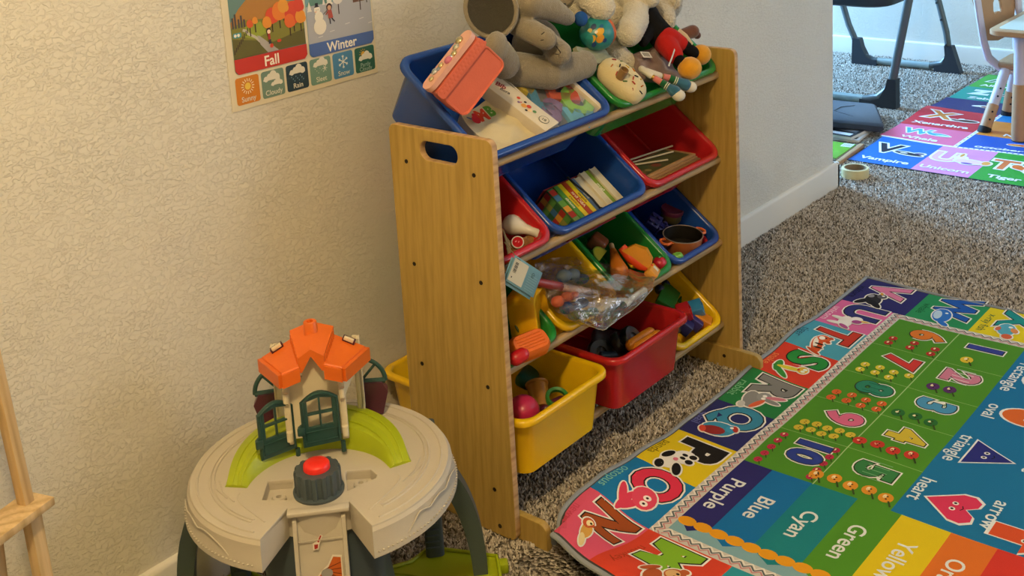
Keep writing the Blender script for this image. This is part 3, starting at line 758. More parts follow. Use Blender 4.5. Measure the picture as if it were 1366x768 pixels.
    for k, (nm, col) in enumerate(zip(('Purple', 'Blue', 'Cyan', 'Green', 'Yellow', 'Orange', 'Red'), sc)):
        A.layer(1.3); A.poly([(.48, sy[k]), (.235, sy[k]), (.205, (sy[k] + sy[k + 1]) / 2), (.235, sy[k + 1]), (.48, sy[k + 1])], col)
        A.layer(3); A.text(nm, .350 - .002 * k, (sy[k] + sy[k + 1]) / 2 + .002, .046, '#dfe0dc', .012, rot)
    k = 0
    while -.61 - .034 * k > -1.245:
        y = -.62 - .034 * k; A.layer(2); A.dot(.232, y, .014, '#e0991f', .019); k += 1
    return rug_child(A.build('printed_design', rug_f, attr_mat('rug_print', .9, .1, .0005, 900, .10)))
rug_art()

# ------------------------------------------------------------------ second alphabet rug, in the next room
frug = empty('alphabet_rug', (3.2, -.35, 0), label='bright alphabet rug under the child table in the next room', cat='rug')
def frug_z(x, y):
    z = .005 + .0015 * (1 + sin(7 * x)) + .010 * math.exp(-((x - 3.30) / .10) ** 2) * math.exp(-((y - .1) / .12) ** 2) + .006 * math.exp(-((x - 2.84) / .05) ** 2) * (1 + sin(11 * y)) * .5
    return z
def frug_f(x, y, l): return (x, y, frug_z(x, y) + l + .001)
def frug_art():
    A = Art(.05); rot = -pi / 2
    def tile(x0, x1, y0, y1, ch, bg, fg, nm, parts=None, wcol='#eef0f2', nsize=.047):
        A.layer(1); A.rect(x0, y0, x1, y1, bg)
        cx, cy = (x0 + x1) / 2, (y0 + y1) / 2; d = x1 - x0
        if ch:
            A.layer(3); A.text(ch, cx + d * .12, cy + .045, .115 * d / .25, '#eef0f2', .09, rot); A.layer(4); A.text(ch, cx + d * .12, cy + .045, .115 * d / .25, fg, .03, rot)
        if parts: creature(A, lambda a, b: (cx + d * .04 + b, cy - .045 - a), parts, 1.15 * d / .25, .006, 5)
        A.layer(6); A.text(nm, x0 + d * .17, cy, nsize, wcol, .03, rot, 1.0, 1.15)
    wh = [(.0, .0, .044, .016, -.1, '#3f9be0'), (.02, -.006, .03, .006, 0, '#bfe0f2'), (-.04, .014, .016, .008, -.6, '#3f9be0')]
    tile(2.51, 2.83, -.147, .090, 'V', '#0f63c9', '#15162b', 'Vampire', [(.0, -.006, .038, .010, -.15, '#15162b'), (-.012, -.004, .01, .004, 0, '#efe9e4'), (.026, .004, .012, .006, .2, '#3a2a6a')])
    tile(2.51, 2.83, -.352, -.147, 'U', '#dd8cc9', '#eab0d4', 'Unicorn', [(.0, .0, .034, .016, 0, '#efc6e0'), (-.026, .022, .012, .012, 0, '#f3d3e6'), (-.03, .042, .004, .014, 0, '#e3a23c'), (.04, .004, .010, .014, 0, '#e8a24a'), (.0, -.016, .014, .006, 0, '#7a5bb0')])
    tile(2.51, 2.83, -.56, -.352, 'T', '#2f9a33', '#d9763c', 'Tiger', [(.0, .004, .040, .014, -.1, '#d9702c'), (.0, -.004, .012, .012, 0, '#f0e6d8'), (-.03, .016, .012, .012, 0, '#d9702c'), (.012, .004, .003, .012, 0, '#2b1f19'), (.026, .0, .003, .012, 0, '#2b1f19'), (.02, -.02, .022, .006, 0, '#5da345')])
    tile(2.51, 2.83, -.80, -.56, 'S', '#d94a2c', '#f0e08a', 'Snake')
    tile(2.845, 3.06, -.18, .110, 'W', '#e0678f', '#3f9be0', 'Whale', wh)
    tile(3.06, 3.36, -.18, .115, 'X', '#c71f2f', '#d9832c', 'Xenarthra', [(.02, -.01, .03, .012, .1, '#5a3328'), (-.014, -.014, .014, .006, -.4, '#6b3b2c'), (.0, .002, .004, .004, 0, '#efe9e4')])
    tile(3.36, 3.555, -.18, .105, '', '#231f5c', '#efe9e4', '', [(-.01, .004, .038, .009, .25, '#efece8'), (.01, -.004, .02, .012, 0, '#8a3b2c'), (.036, .004, .02, .007, .2, '#efece8')])
    tile(3.555, 3.78, -.18, .095, 'Z', '#1f8f80', '#d9e6e2', 'Zebra', [(.0, .0, .036, .012, .1, '#e6ebe8'), (.01, .0, .004, .012, 0, '#20302e'), (-.01, .0, .004, .012, 0, '#20302e')])
    tile(3.78, 4.05, -.18, .090, 'A', '#3f9a33', '#2c6a2a', 'Alligator', [(.0, .0, .045, .010, .1, '#2c6a2a')])
    tile(2.845, 3.04, -.48, -.195, '', '#0f4fae', '#efe9e4', 'october', [(.0, .012, .044, .014, .1, '#d9502c'), (-.01, .006, .022, .006, .2, '#e8b53c'), (.03, .016, .012, .008, 0, '#e3a23c')])
    tile(3.04, 3.27, -.48, -.195, '', '#d9842c', '#efe9e4', 'Nov', [(.02, .0, .034, .012, .1, '#c0532c'), (.0, .0, .012, .006, 0, '#f0d0a0')])
    tile(3.27, 3.50, -.48, -.195, '', '#1f7fc0', '#efe9e4', 'dec')
    tile(2.845, 3.50, -.80, -.48, '', '#d94a6a', '#efe9e4', '')
    tile(3.50, 4.05, -.80, -.195, '', '#dcc01e', '#efe9e4', '')
    A.layer(1); A.rect(2.83, -.195, 4.05, -.18, '#e9eaee'); A.rect(2.83, -.80, 2.845, .1, '#e9eaee'); A.layer(2)
    for k in range(30): A.dot(2.8375, -.20 - .02 * k, .004, '#2c5fae'); A.dot(2.86 + .04 * k if k < 29 else 4.0, -.1875, .004, '#2c5fae')
    o = A.build('printed_design', frug_f, attr_mat('far_rug_print', .5, .35, .0004, 500, .05))
    o.parent = frug; o.matrix_parent_inverse = Matrix.Translation((-3.2, .35, 0))
    nx, ny = 50, 24; V, F = [], []
    for side in (0, 1):
        for i in range(nx + 1):
            for j in range(ny + 1):
                x = 2.508 + 1.544 * i / nx; y = -.802 + (.112 + .802) * j / ny
                if y > .075: y = min(y, .092 + .02 * math.exp(-((x - 3.1) / .3) ** 2))
                V.append((x, y, frug_z(x, y) + (.0006 if side == 0 else -.0035)))
    N = (nx + 1) * (ny + 1)
    def q(i, j): return i * (ny + 1) + j
    for i in range(nx):
        for j in range(ny): F += [(q(i, j), q(i + 1, j), q(i + 1, j + 1), q(i, j + 1)), (N + q(i, j), N + q(i, j + 1), N + q(i + 1, j + 1), N + q(i + 1, j))]
    for i in range(nx):
        for j in (0, ny): F.append((q(i, j), q(i + 1, j), N + q(i + 1, j), N + q(i, j)))
    for j in range(ny):
        for i in (0, nx): F.append((q(i, j), q(i, j + 1), N + q(i, j + 1), N + q(i, j)))
    me = bpy.data.meshes.new('backing'); me.from_pydata(V, [], F)
    o = from_mesh('backing', me, mat('far_rug_backing', '#4a5560', .8, .2, .1, 80)); o.parent = frug; o.matrix_parent_inverse = Matrix.Translation((-3.2, .35, 0))
frug_art()
# ------------------------------------------------------------------ toy train table
M_TGREY = mat('table_grey_plastic', '#b9b1a2', .5, .4, .05, 14, .0003, 90)
M_SLATE = mat('slate_plastic', '#3f4a4f', .42, .5, .06, 8, .0003, 60)
M_LIME = mat('lime_plastic', '#9aa80f', .42, .5, .05, 10, .0003, 60)
M_CREAM = mat('cream_plastic', '#d9cdb0', .45, .45, .03, 10, .0002, 60)
M_DKGREEN = mat('dark_green_plastic', '#23443f', .36, .5, .05, 10, .0002, 60)
M_ORANGE = mat('orange_plastic', '#d9661a', .38, .5, .05, 12, .0003, 120)
M_MAROON = mat('maroon_plastic', '#4d2030', .4, .5, .05, 10)
M_REDBTN = mat('red_button_plastic', '#e0281c', .35, .5, .06, 60, .0002, 200)
ttab = empty('train_play_table', (-.376, -.312, 0), (0, 0, radians(-42.9)), 'round grey toy train table with orange roofed station on a lime hill', 'toy table')
TZ = .33
def notch_outline(r, g=0.0, n=64):
    """round outline with the chute notch at the front; g widens the notch"""
    a = math.asin((.0815 + g) / r); P = []
    a0, a1 = -pi / 2 + a, 3 * pi / 2 - a
    for k in range(n + 1): t = a0 + (a1 - a0) * k / n; P.append((r * cos(t), r * sin(t)))
    P += [(-.047 - g, -.121 + g), (-.024, -.131 + g), (0, -.134 + g), (.024, -.131 + g), (.047 + g, -.121 + g)]
    return P
def toy_table():
    # top plate with two moulded pockets
    pocL = [(-.0865, -.088), (-.042, -.097), (-.042, -.040), (-.082, -.037)]
    pocR = [(.0445, -.090), (.088, -.064), (.090, -.056), (.080, -.038), (.042, -.034), (.040, -.038)]
    top = plate('tabletop', notch_outline(.2085), [pocL, pocR], .010, .002, M_TGREY, ttab, loc=(0, 0, TZ - .005))
    sk = MB()
    prof = [(.2085, TZ - .003, 0), (.2125, TZ - .008, 0), (.2165, TZ - .036, 0), (.2195, TZ - .043, 0), (.2195, TZ - .047, 0), (.2165, TZ - .047, .001), (.2075, TZ - .008, .003)]
    sk.loops([[(x, y, z) for x, y in notch_outline(r, g)] for r, z, g in prof], cap0=False, cap1=False)
    sk.build('skirt', M_TGREY, ttab, angle=30)
    be = MB(); n = 150
    for k in range(n):
        t = -pi / 2 + .42 + (2 * pi - .84) * k / n
        be.ball((.2182 * cos(t), .2182 * sin(t), TZ - .0385), (.0022, .0022, .0016), (0, 0, t), 1)
    be.build('rope_edge', M_TGREY, ttab)
    # raised track lines and wavy brick lines on the top
    tr = MB()
    for r, a0, a1 in ((.196, -62, 242), (.176, -56, 236), (.170, -56, 236)):
        tr.tube([(r * cos(radians(a)), r * sin(radians(a)), TZ + .0002) for a in [a0 + (a1 - a0) * k / 60 for k in range(61)]], .0019, 6)
    for s in (1, -1):
        tr.tube([(s * (.078 + .048 * sin(u)), -.150 + .11 * u / 1.6 - .012 * u * u, TZ + .0002) for u in [1.9 * k / 20 for k in range(21)]], .0012, 6)
        for d in (.0, .012): tr.tube([(s * (.130 + d), -.085 + d, TZ + .0002), (s * (.150 + d), -.055 + d, TZ + .0002), (s * (.160 + d * .6), -.02, TZ + .0002)], .0012, 6)
    tr.build('track_ridges', M_TGREY, ttab)
    # cloud outlines pressed into the skirt
    for a0 in (-28, 208):
        cl = MB(); P = []
        for k in range(41):
            u = k / 40; ang = radians(a0 - 24 + 48 * u); h = .022 * min(1, 7 * u, 7 * (1 - u)) * (.72 + .28 * abs(sin(u * pi * 3.5)))
            P.append((.2158 * cos(ang), .2158 * sin(ang), TZ - .034 + h))
        cl.tube(P, .0012, 6); cl.build('cloud_outline', M_TGREY, ttab)
    for poc in (pocL, pocR):
        b = MB(); b.loops([[(x, y, TZ - .004) for x, y in poc], [(x * .985, y, TZ - .016) for x, y in poc]], cap0=False)
        cx = sum(p[0] for p in poc) / len(poc); cy = sum(p[1] for p in poc) / len(poc) - .008
        b.lathe([(.0115, -.0155), (.0115, -.009), (.0095, -.007), (.0045, -.007), (.004, -.012), (0, -.012)], 18, Matrix.Translation((cx, cy, TZ)))
        b.build('pocket', M_TGREY, ttab, angle=35)
    # tower and chute under the notch
    tw = MB(); tw.loops([[(x, y, z) for x, y in rrect(.185 + f, .17 + f, .02, 4, 0, -.03)] for z, f in ((.03, .03), (.16, 0), (.29, .0))]); tw.build('tower', M_SLATE, ttab)
    ch = MB(); path = [(-.118, TZ - .006), (-.134, TZ - .016), (-.148, .26), (-.165, .18), (-.190, .10), (-.225, .05)]
    L = []
    for y, z in path:
        L.append([(-.040, y, z), (-.034, y, z), (-.033, y + .008, z - .001), (.033, y + .008, z - .001), (.034, y, z), (.040, y, z), (.040, y + .016, z - .003), (-.040, y + .016, z - .003)])
    ch.loops(L); ch.build('chute', M_TGREY, ttab, angle=30)
    MB().box((0, -.129, TZ - .0035), (.094, .018, .007), .002).build('chute_lip', M_TGREY, ttab)
    MB().box((0, -.1395, .283), (.0665, .0016, .0012), 0).build('chute_seam', M_TGREY, ttab)
    # stickers on the chute: an arrow mark and a brick arch with grey shapes
    A = Art(.02)
    A.layer(1).poly([(-.012, .014), (-.004, .014), (-.002, .022), (.004, .034), (.0, .036), (-.006, .026), (-.012, .024)], '#d9d2c4')
    A.layer(2).poly([(-.010, .015), (-.005, .016), (-.004, .022), (-.010, .022)], '#9c2a22').poly([(-.003, .024), (.002, .034), (.000, .035), (-.005, .026)], '#9c2a22')
    A.layer(1).poly([(-.016, -.065), (.030, -.065), (.030, .002), (.016, .004), (.008, -.010), (-.004, -.020), (-.012, -.030)], '#d9d2c4')
    A.layer(2).poly([(-.014, -.065), (.028, -.065), (.028, -.001), (.017, .001), (.009, -.013), (-.003, -.022), (-.010, -.032)], '#b5571d')
    for k in range(6): A.layer(3); A.line([(.004 + .002 * k, -.016 - .002 * k), (.028, -.008 - .009 * k)], .0012, '#6b2f12')
    A.layer(4).dot(.006, -.022, .009, '#8d8a88', .007).rect(-.002, -.040, .026, -.030, '#3d3a44', .002).dot(-.002, -.048, .008, '#a09c98').rect(.010, -.052, .026, -.042, '#e6e2da', .002).rect(.006, -.064, .026, -.056, '#4a4368', .002)
    def onchute(a, b, l):
        z = .255 + b; y = -.1492 - (.26 - z) * .2125 + .0055
        return (a, y - l - .0008, z)
    A.build('chute_sticker', onchute, attr_mat('sticker_print', .35, .4), ttab)
    # gear knob with red push button
    gr = MB(); P0 = []
    for k in range(14):
        for (da, r) in ((-.16, .0335), (-.09, .0365), (.09, .0365), (.16, .0335)):
            a = 2 * pi * (k + .25) / 14 + da * 2 * pi / 6.4 * .9
            P0.append((r * cos(a), r * sin(a)))
    gr.loops([[(x * s, y * s, z) for x, y in P0] for s, z in ((1.0, TZ - .001), (1.0, TZ + .036), (.965, TZ + .040))], cap1=True)
    gr.lathe([(.039, TZ - .001), (.040, TZ + .004), (.034, TZ + .006)], 40)
    g = gr.build('gear_knob', M_SLATE, ttab, loc=(0, -.083, 0), angle=30)
    MB().lathe([(.021, TZ + .038), (.0205, TZ + .047), (.018, TZ + .050), (.010, TZ + .0515), (0, TZ + .052)], 28).build('push_button', M_REDBTN, g)
    # lime hill: a ramp bent round the knob
    hb = MB(); L = []; n = 40
    for k in range(n + 1):
        u = k / n; a = radians(163 - 142 * u); w = sin(pi * u); h = .0045 + .036 * (w ** .7)
        ri = .118 + .007 * w; ro = .153 + .066 * w ** 1.4; c = Vector((0, -.085))
        def P(r, z): return (c.x + r * cos(a), c.y + r * sin(a), TZ + z)
        L.append([P(ri, -.001), P(ri + .004, h * .55), P(ri + .010, h * .92), P(ri + (ro - ri) * .45, h), P(ri + (ro - ri) * .50, h - .0012), P(ri + (ro - ri) * .55, h), P(ri + (ro - ri) * .8, h * .93), P(ro, h * .8), P(ro + .004, -.001)])
    hb.loops(L); hill = hb.build('hill', M_LIME, ttab, angle=35)
    for s in (.3, .7):
        P = []
        for k in range(n + 1):
            u = k / n; a = radians(163 - 142 * u); w = sin(pi * u); h = .0045 + .036 * (w ** .7); ri = .118 + .007 * w; ro = .153 + .066 * w ** 1.4; r = ri + (ro - ri) * s
            P.append((r * cos(a), -.085 + r * sin(a), TZ + h * .985))
        MB().tube(P, .0011, 6).build('ridge', M_LIME, hill)
    # station: front wall, posts, doors, roofs
    fz0, F = .362, .030
    wall = plate('station_front', [(-.044, fz0), (.040, fz0), (.040, .466), (.018, .470), (.018, .488), (0, .514), (-.019, .488), (-.019, .470), (-.044, .466)], [], .006, .0008, M_CREAM, ttab)
    XZ = Matrix(((1, 0, 0, 0), (0, 0, -1, 0), (0, 1, 0, 0), (0, 0, 0, 1)))
    wall.matrix_basis = Matrix.Translation((0, F, 0)) @ XZ
    for x in (-.047, .0425):
        MB().box((x, F - .003, .411), (.011, .012, .112), .002).build('post', M_CREAM, ttab)
        for z in (.372, .440): MB().lathe([(.0052, -.008), (.0052, .008)], 10, Matrix.Translation((x, F - .012, z))).build('hinge', M_CREAM, ttab)
    for s in (-1, 1):
        p = MB(); p.box((s * .072, .112, .425), (.006, .020, .130), .001); p.box((s * .068, .104, .425), (.012, .004, .130), .001); p.box((s * .068, .120, .425), (.012, .004, .130), .001)
        for z in (.37, .40, .44): p.box((s * .068, .112, z), (.012, .018, .004), .001)
        p.build('rear_post', M_CREAM, ttab)
        plate('side_wall', [(0, .43), (.086, .45), (.086, .485), (0, .465)], [], .004, .0005, M_CREAM, ttab).matrix_basis = frame((s * .046, F, 0), (s * .026, .082, 0), (0, 0, 1))
    def door(mw):
        w, h, r = .062, .078, .016
        out = [(0, 0), (w, 0), (w, h)] + [(w * (1 - k / 10), h + r * sin(pi * k / 10) * .95) for k in range(1, 10)] + [(0, h), (0, .040), (-.006, .036), (-.006, .024), (0, .020)]
        holes = []
        for i in range(2):
            for j in range(2):
                x0, x1 = .011 + .0215 * i, .011 + .0215 * i + .0185; z0 = .033 + .025 * j; z1 = z0 + .021
                holes.append([(x0, z0), (x1, z0), (x1, z1 + (.004 if j and not i else 0)), (x0, z1 + (.004 if j and i else 0))])
        d = plate('door', out, holes, .007, .001, M_DKGREEN, ttab); d.matrix_basis = mw
        tr = MB()
        tr.tube([(.006, .008, .004), (w - .006, .008, .004), (w - .006, .026, .004), (.006, .026, .004)], .0012, 6, closed=True)
        tr.tube([(.003, .004, .003), (.003, h, .003)] + [(w * k / 10, h + r * sin(pi * k / 10) * .95 - .003, .003) for k in range(1, 10)] + [(w - .003, h, .003), (w - .003, .004, .003)], .0022, 6)
        tr.build('door_moulding', M_DKGREEN, d)
        MB().box((-.002, .030, .004), (.012, .014, .006), .002).build('door_pull', M_DKGREEN, d)
        for z in (.012, .060): MB().lathe([(.004, z - .009), (.004, z + .009)], 10, Matrix.Translation((w + .002, 0, 0)) @ Matrix.Rotation(-pi / 2, 4, 'X') @ Matrix.Rotation(pi, 4, 'X')).build('door_hinge', M_DKGREEN, d)
    door(frame((-.025, F - .028, .359), (.061, .012, 0), (0, 0, 1)))
    door(frame((-.094, .000, .346), (.040, .022, 0), (0, 0, 1)))
    rf = MB()
    # central roof: a shallow gable that widens backwards, over a thick notched front edge
    def ring(y, w, ze, zr, lo):
        return [(-w, y, ze - lo), (-w, y, ze), (-w * .9, y, ze + .0015), (0, y, zr), (w * .9, y, ze + .0015), (w, y, ze), (w, y, ze - lo), (w * .78, y, ze - lo), (0, y, zr - .012), (-w * .78, y, ze - lo)]
    rf.loops([ring(.003, .0205, .5135, .527, .025), ring(.006, .0215, .516, .530, .027), ring(.072, .036, .532, .5445, .024), ring(.078, .035, .529, .541, .024)])
    for s in (-1, 1):
        # wing roofs slope down to the front and outwards
        bl, br, fr2, fl = Vector((s * .086, .072, .4885)), Vector((s * .034, .078, .5145)), Vector((s * .019, .003, .498)), Vector((s * .0475, .000, .490))
        t = .014
        c = (bl + br + fr2 + fl) / 4
        top = [c + (p - c) * .955 + Vector((0, 0, .0025)) for p in (bl, br, fr2, fl)]
        rf.loops([[p - Vector((0, 0, t)) for p in (bl, br, fr2, fl)], list((bl, br, fr2, fl)), top])
        for (p, q, d) in ((fl, fr2, Vector((0, -.005, 0))), (bl, fl, Vector((s * .006, -.003, 0)))):
            rf.loops([[e + Vector((0, 0, z)) for e in (p + d, q + d, q, p)] for z in (-.022, -.002, .0005)])
        for k in range(8): rf.box((s * (.0225 + k * .0017), .012 + k * .0078, .5045 + k * .0020), (.003, .0040, .018), .0008)
    roof = rf.build('roof', M_ORANGE, ttab, angle=30)
    MB().lathe([(.0125, .520), (.0110, .5525), (.0100, .554), (.0055, .554), (.005, .548), (0, .548)], 22).build('chimney', M_ORANGE, roof, loc=(0, .052, 0))
    for s in (-1, 1):
        MB().box((s * .059, .0705, .5050), (.022, .010, .009), .001, (0, s * .45, s * -.15)).build('skylight', M_MAROON, roof)
        MB().box((s * .0592, .0668, .5082), (.017, .006, .006), .001, (0, s * .45, s * -.15)).build('skylight_pane', M_CREAM, roof)
    # swing gates behind the station
    for s in (-1, 1):
        g = MB(); g.loops([[(s * x, y, z) for x, z in ((.072, TZ - .002), (.104, TZ + .004), (.115, TZ + .045), (.106, TZ + .062), (.072, TZ + .064))] for y in (.130, .150)])
        go = g.build('gate_base', M_MAROON, ttab)
        a = MB(); P = [(s * (.066 + .046 * sin(u)), .140, .392 + .045 * cos(u)) for u in [pi / 2 * k / 10 for k in range(11)]]
        a.tube(P, (.004), 8); a.tube([(s * .066, .140, .394), (s * .112, .140, .392)], .005, 8); a.tube([(s * .070, .140, .395), (s * .098, .140, .426)], .0025, 6); a.tube([(s * .066, .140, .394), (s * .066, .140, .437)], .004, 8)
        a.build('gate_arch', M_DKGREEN, go)
    # legs and lime base
    for s in (-1, 1):
        lg = MB(); L = []
        for k in range(13):
            u = k / 12; x = .150 + .105 * sin(u * pi / 2) ** 1.0; z = .285 - .262 * (1 - cos(u * pi / 2)) ** .95; w = .014 + .004 * u
            dx = .016 + .010 * (1 - u)
            cx, cy = s * x, .065 + .042 * u
            L.append([(cx - dx, cy - w, z - .012 * (1 - u)), (cx + dx * .6, cy - w, z), (cx + dx * .6, cy + w, z), (cx - dx, cy + w, z - .012 * (1 - u))])
        lg.loops(L); lg.build('leg', M_SLATE, ttab, angle=30)
        l2 = MB(); l2.loops([[(s * (.175 + a), .17 + b, z) for a, b in rrect(.034, .030, .008, 3)] for z in (.025, .20, .285)])
        for k in range(8): l2.box((s * .172, .154, .045 + .012 * k), (.024, .003, .003), .0008)
        l2.build('strut', M_SLATE, ttab)
    b = MB()
    out = [(-.285, .135), (-.285, -.10), (-.20, -.20), (.20, -.20), (.285, -.10), (.285, .135), (.215, .165), (.165, .185), (.13, .15), (.05, .13), (-.05, .13), (-.13, .15), (-.165, .185), (-.215, .165)]
    b.loops([[(x, y, z) for x, y in out] for z in (.001, .024)])
    base = b.build('base', M_LIME, ttab, smooth=False)
    rb = MB(); rb.tube([(x, y, .026) for x, y in out], .0035, 6, closed=True)
    for s in (-1, 1):
        for r in (.10, .13): rb.tube([(s * (.05 + r * sin(u)), .13 - r * .6 * (1 - cos(u)) - (.13 - r), .0245) for u in [1.6 * k / 12 for k in range(13)]], .0018, 6)
        rb.box((s * .295, .118, .016), (.018, .022, .020), .004); rb.box((s * .298, .06, .016), (.014, .022, .018), .004)
    rb.build('base_rim', M_LIME, base)
toy_table()
# ------------------------------------------------------------------ wall poster
def poster():
    ox, oz, y = -.247, .860, -.0012
    p = empty('season_poster', (ox + .173, -.001, oz), label='season and weather teaching poster stuck on the cream wall', cat='poster')
    sh = MB().box((.0, -.0002, .205), (.356, .0006, .430), 0).build('paper', mat('poster_paper', '#d8ccb0', .55, .3, .02, 10), p)
    A = Art(.06)
    def card(u0, v0, u1, v1, col, r=.007): A.rect(u0, v0, u1, v1, col, r)
    # Fall: hills, forest, path
    A.layer(1); card(.009, .055, .175, .205, '#62807b', .009)
    A.layer(2)
    A.poly([(.010, .150), (.030, .172), (.048, .186), (.062, .192), (.078, .183), (.098, .194), (.112, .186), (.135, .170), (.174, .165), (.174, .083), (.010, .083)], '#a8752e')
    A.poly([(.010, .140), (.040, .150), (.080, .146), (.120, .140), (.174, .132), (.174, .083), (.010, .083)], '#7d7a2a')
    A.layer(3).poly([(.056, .187), (.062, .193), (.069, .187)], '#e8e0cc').poly([(.092, .189), (.098, .195), (.105, .188)], '#e8e0cc')
    A.poly([(.010, .120), (.05, .112), (.10, .100), (.174, .112), (.174, .083), (.010, .083)], '#5f5a24').poly([(.040, .138), (.075, .142), (.090, .120), (.060, .112), (.036, .120)], '#8f9a2c')
    A.layer(4).line([(.034, .133), (.042, .130), (.046, .124), (.060, .116), (.072, .104), (.088, .090)], .005, '#b8b0a0').poly([(.064, .118), (.070, .116), (.110, .083), (.085, .083), (.070, .100)], '#a39c96')
    for x, h in ((.012, .02), (.018, .026), (.025, .016), (.031, .022), (.037, .014)): A.rect(x, .138, x + .004, .138 + h, '#4a4440')
    A.rect(.012, .121, .030, .130, '#3f8a96', .003); A.dot(.017, .1255, .003, '#e8e0cc'); A.dot(.024, .1255, .003, '#e8e0cc')
    for k in range(9): A.line([(.012 + .004 * k, .092 + .0042 * k), (.013 + .004 * k, .100 + .0044 * k)], .002, '#3a2a18')
    A.layer(5)
    for x, y0, r, c in ((.100, .148, .014, '#cf4a1e'), (.118, .154, .016, '#d9781f'), (.088, .138, .010, '#d98a24'), (.150, .146, .020, '#cc4420'), (.128, .162, .012, '#d9922a'), (.166, .136, .012, '#d98a24'), (.140, .132, .012, '#d9641f'), (.050, .142, .007, '#cf5a1e'), (.062, .146, .006, '#d98a24'), (.164, .158, .012, '#c8401e')):
        A.rect(x - .0012, y0 - r - .016, x + .0012, y0, '#3a2414'); A.layer(6).dot(x, y0, r, c, r * 1.1); A.dot(x + r * .5, y0 - r * .4, r * .6, c, r * .6); A.layer(5)
    A.layer(7).dot(.090, .122, .0055, '#2c1c14').dot(.0905, .1205, .004, '#e6c8a8').rect(.0875, .106, .093, .117, '#a83222', .002).rect(.088, .098, .0905, .106, '#2c2a38').rect(.0912, .098, .0935, .106, '#2c2a38').dot(.094, .094, .004, '#c8401e').dot(.112, .100, .005, '#c8401e', .003)
    A.layer(6).poly([(.009, .062), (.016, .055), (.168, .055), (.175, .062), (.175, .082), (.009, .083)], '#bb3322')
    A.layer(7).text('Fall', .091, .0685, .0265, '#efe6d4', .02)
    # Winter: snow field, snowman, child, bare trees
    A.layer(1); card(.181, .053, .346, .205, '#6f95a0', .009)
    A.layer(2).poly([(.182, .150), (.205, .160), (.235, .150), (.345, .152), (.345, .077), (.182, .077)], '#a7a8ae').poly([(.182, .150), (.200, .172), (.230, .165), (.245, .150)], '#5f8578').rect(.300, .140, .330, .150, '#6b4a36')
    for x, y0, h in ((.190, .140, .018), (.226, .148, .012), (.240, .146, .026)):
        for k in range(3): A.layer(3).poly([(x - h * (.34 - .08 * k), y0 + h * .26 * k), (x + h * (.34 - .08 * k), y0 + h * .26 * k), (x, y0 + h * (.55 + .26 * k))], '#ddd6c8')
    for x, y0, r in ((.262, .158, .014), (.318, .160, .017), (.336, .166, .011)):
        A.layer(3).rect(x - .0012, y0 - r - .020, x + .0012, y0, '#3f2a22'); A.line([(x, y0 - r * .6), (x + r * .6, y0 + r * .4)], .0014, '#3f2a22'); A.line([(x, y0 - r * .5), (x - r * .6, y0 + r * .3)], .0014, '#3f2a22'); A.layer(4).dot(x, y0, r, '#d5cec4', r * 1.05)
    A.layer(5).dot(.212, .108, .0155, '#e2dac8').dot(.211, .127, .0105, '#e2dac8').dot(.208, .141, .0075, '#e6dece').rect(.204, .147, .211, .154, '#1f1d22').rect(.202, .146, .213, .148, '#1f1d22')
    A.layer(6).line([(.222, .130), (.232, .136)], .0012, '#4a3020').dot(.206, .141, .0008, '#201a18').dot(.210, .141, .0008, '#201a18').line([(.206, .138), (.202, .137)], .0012, '#d9742c')
    A.layer(6).dot(.238, .142, .0072, '#3a2018').dot(.238, .1405, .0048, '#c89a78').poly([(.233, .136), (.243, .136), (.246, .120), (.234, .120)], '#a84a3a').line([(.234, .134), (.228, .128)], .0022, '#a84a3a').line([(.237, .120), (.238, .109)], .0024, '#2c2430').line([(.242, .120), (.249, .112)], .0024, '#2c2430')
    for x, y0 in ((.205, .088), (.235, .094), (.275, .102), (.312, .106), (.335, .094)): A.layer(4).line([(x, y0), (x + .012, y0 + .001)], .0014, '#cfcdca')
    A.layer(6).poly([(.181, .060), (.188, .053), (.339, .053), (.346, .060), (.346, .077), (.181, .079)], '#4d67a4')
    A.layer(7).text('Winter', .262, .0655, .0255, '#efe6d4', .02)
    for k in range(2):
        A.layer(1); card((.009, .181)[k], .212, (.175, .346)[k], .405, ('#8fb05a', '#5fa0b8')[k], .009); A.layer(6).rect((.009, .181)[k], .226, (.175, .346)[k], .246, ('#4f8a3a', '#d9962c')[k]); A.layer(7).text(('Spring', 'Summer')[k], (.092, .263)[k], .236, .0255, '#efe6d4', .02)
    names = ['Sunny', 'Cloudy', 'Rain', 'Sleet', 'Snow', 'Partly']
    cols = ['#c8791a', '#6f8878', '#2d3f48', '#6f9080', '#4d82a8', '#2f6050']
    def cloud(x, y0, s, c='#dcd6c6'):
        A.poly([(x - .018 * s, y0), (x + .018 * s, y0), (x + .018 * s, y0 + .004 * s), (x - .018 * s, y0 + .003 * s)], c)
        for dx, dy, r in ((-.012, .003, .005), (-.004, .006, .006), (.004, .009, .0075), (.012, .004, .006)): A.dot(x + dx * s, y0 + dy * s, r * s, c)
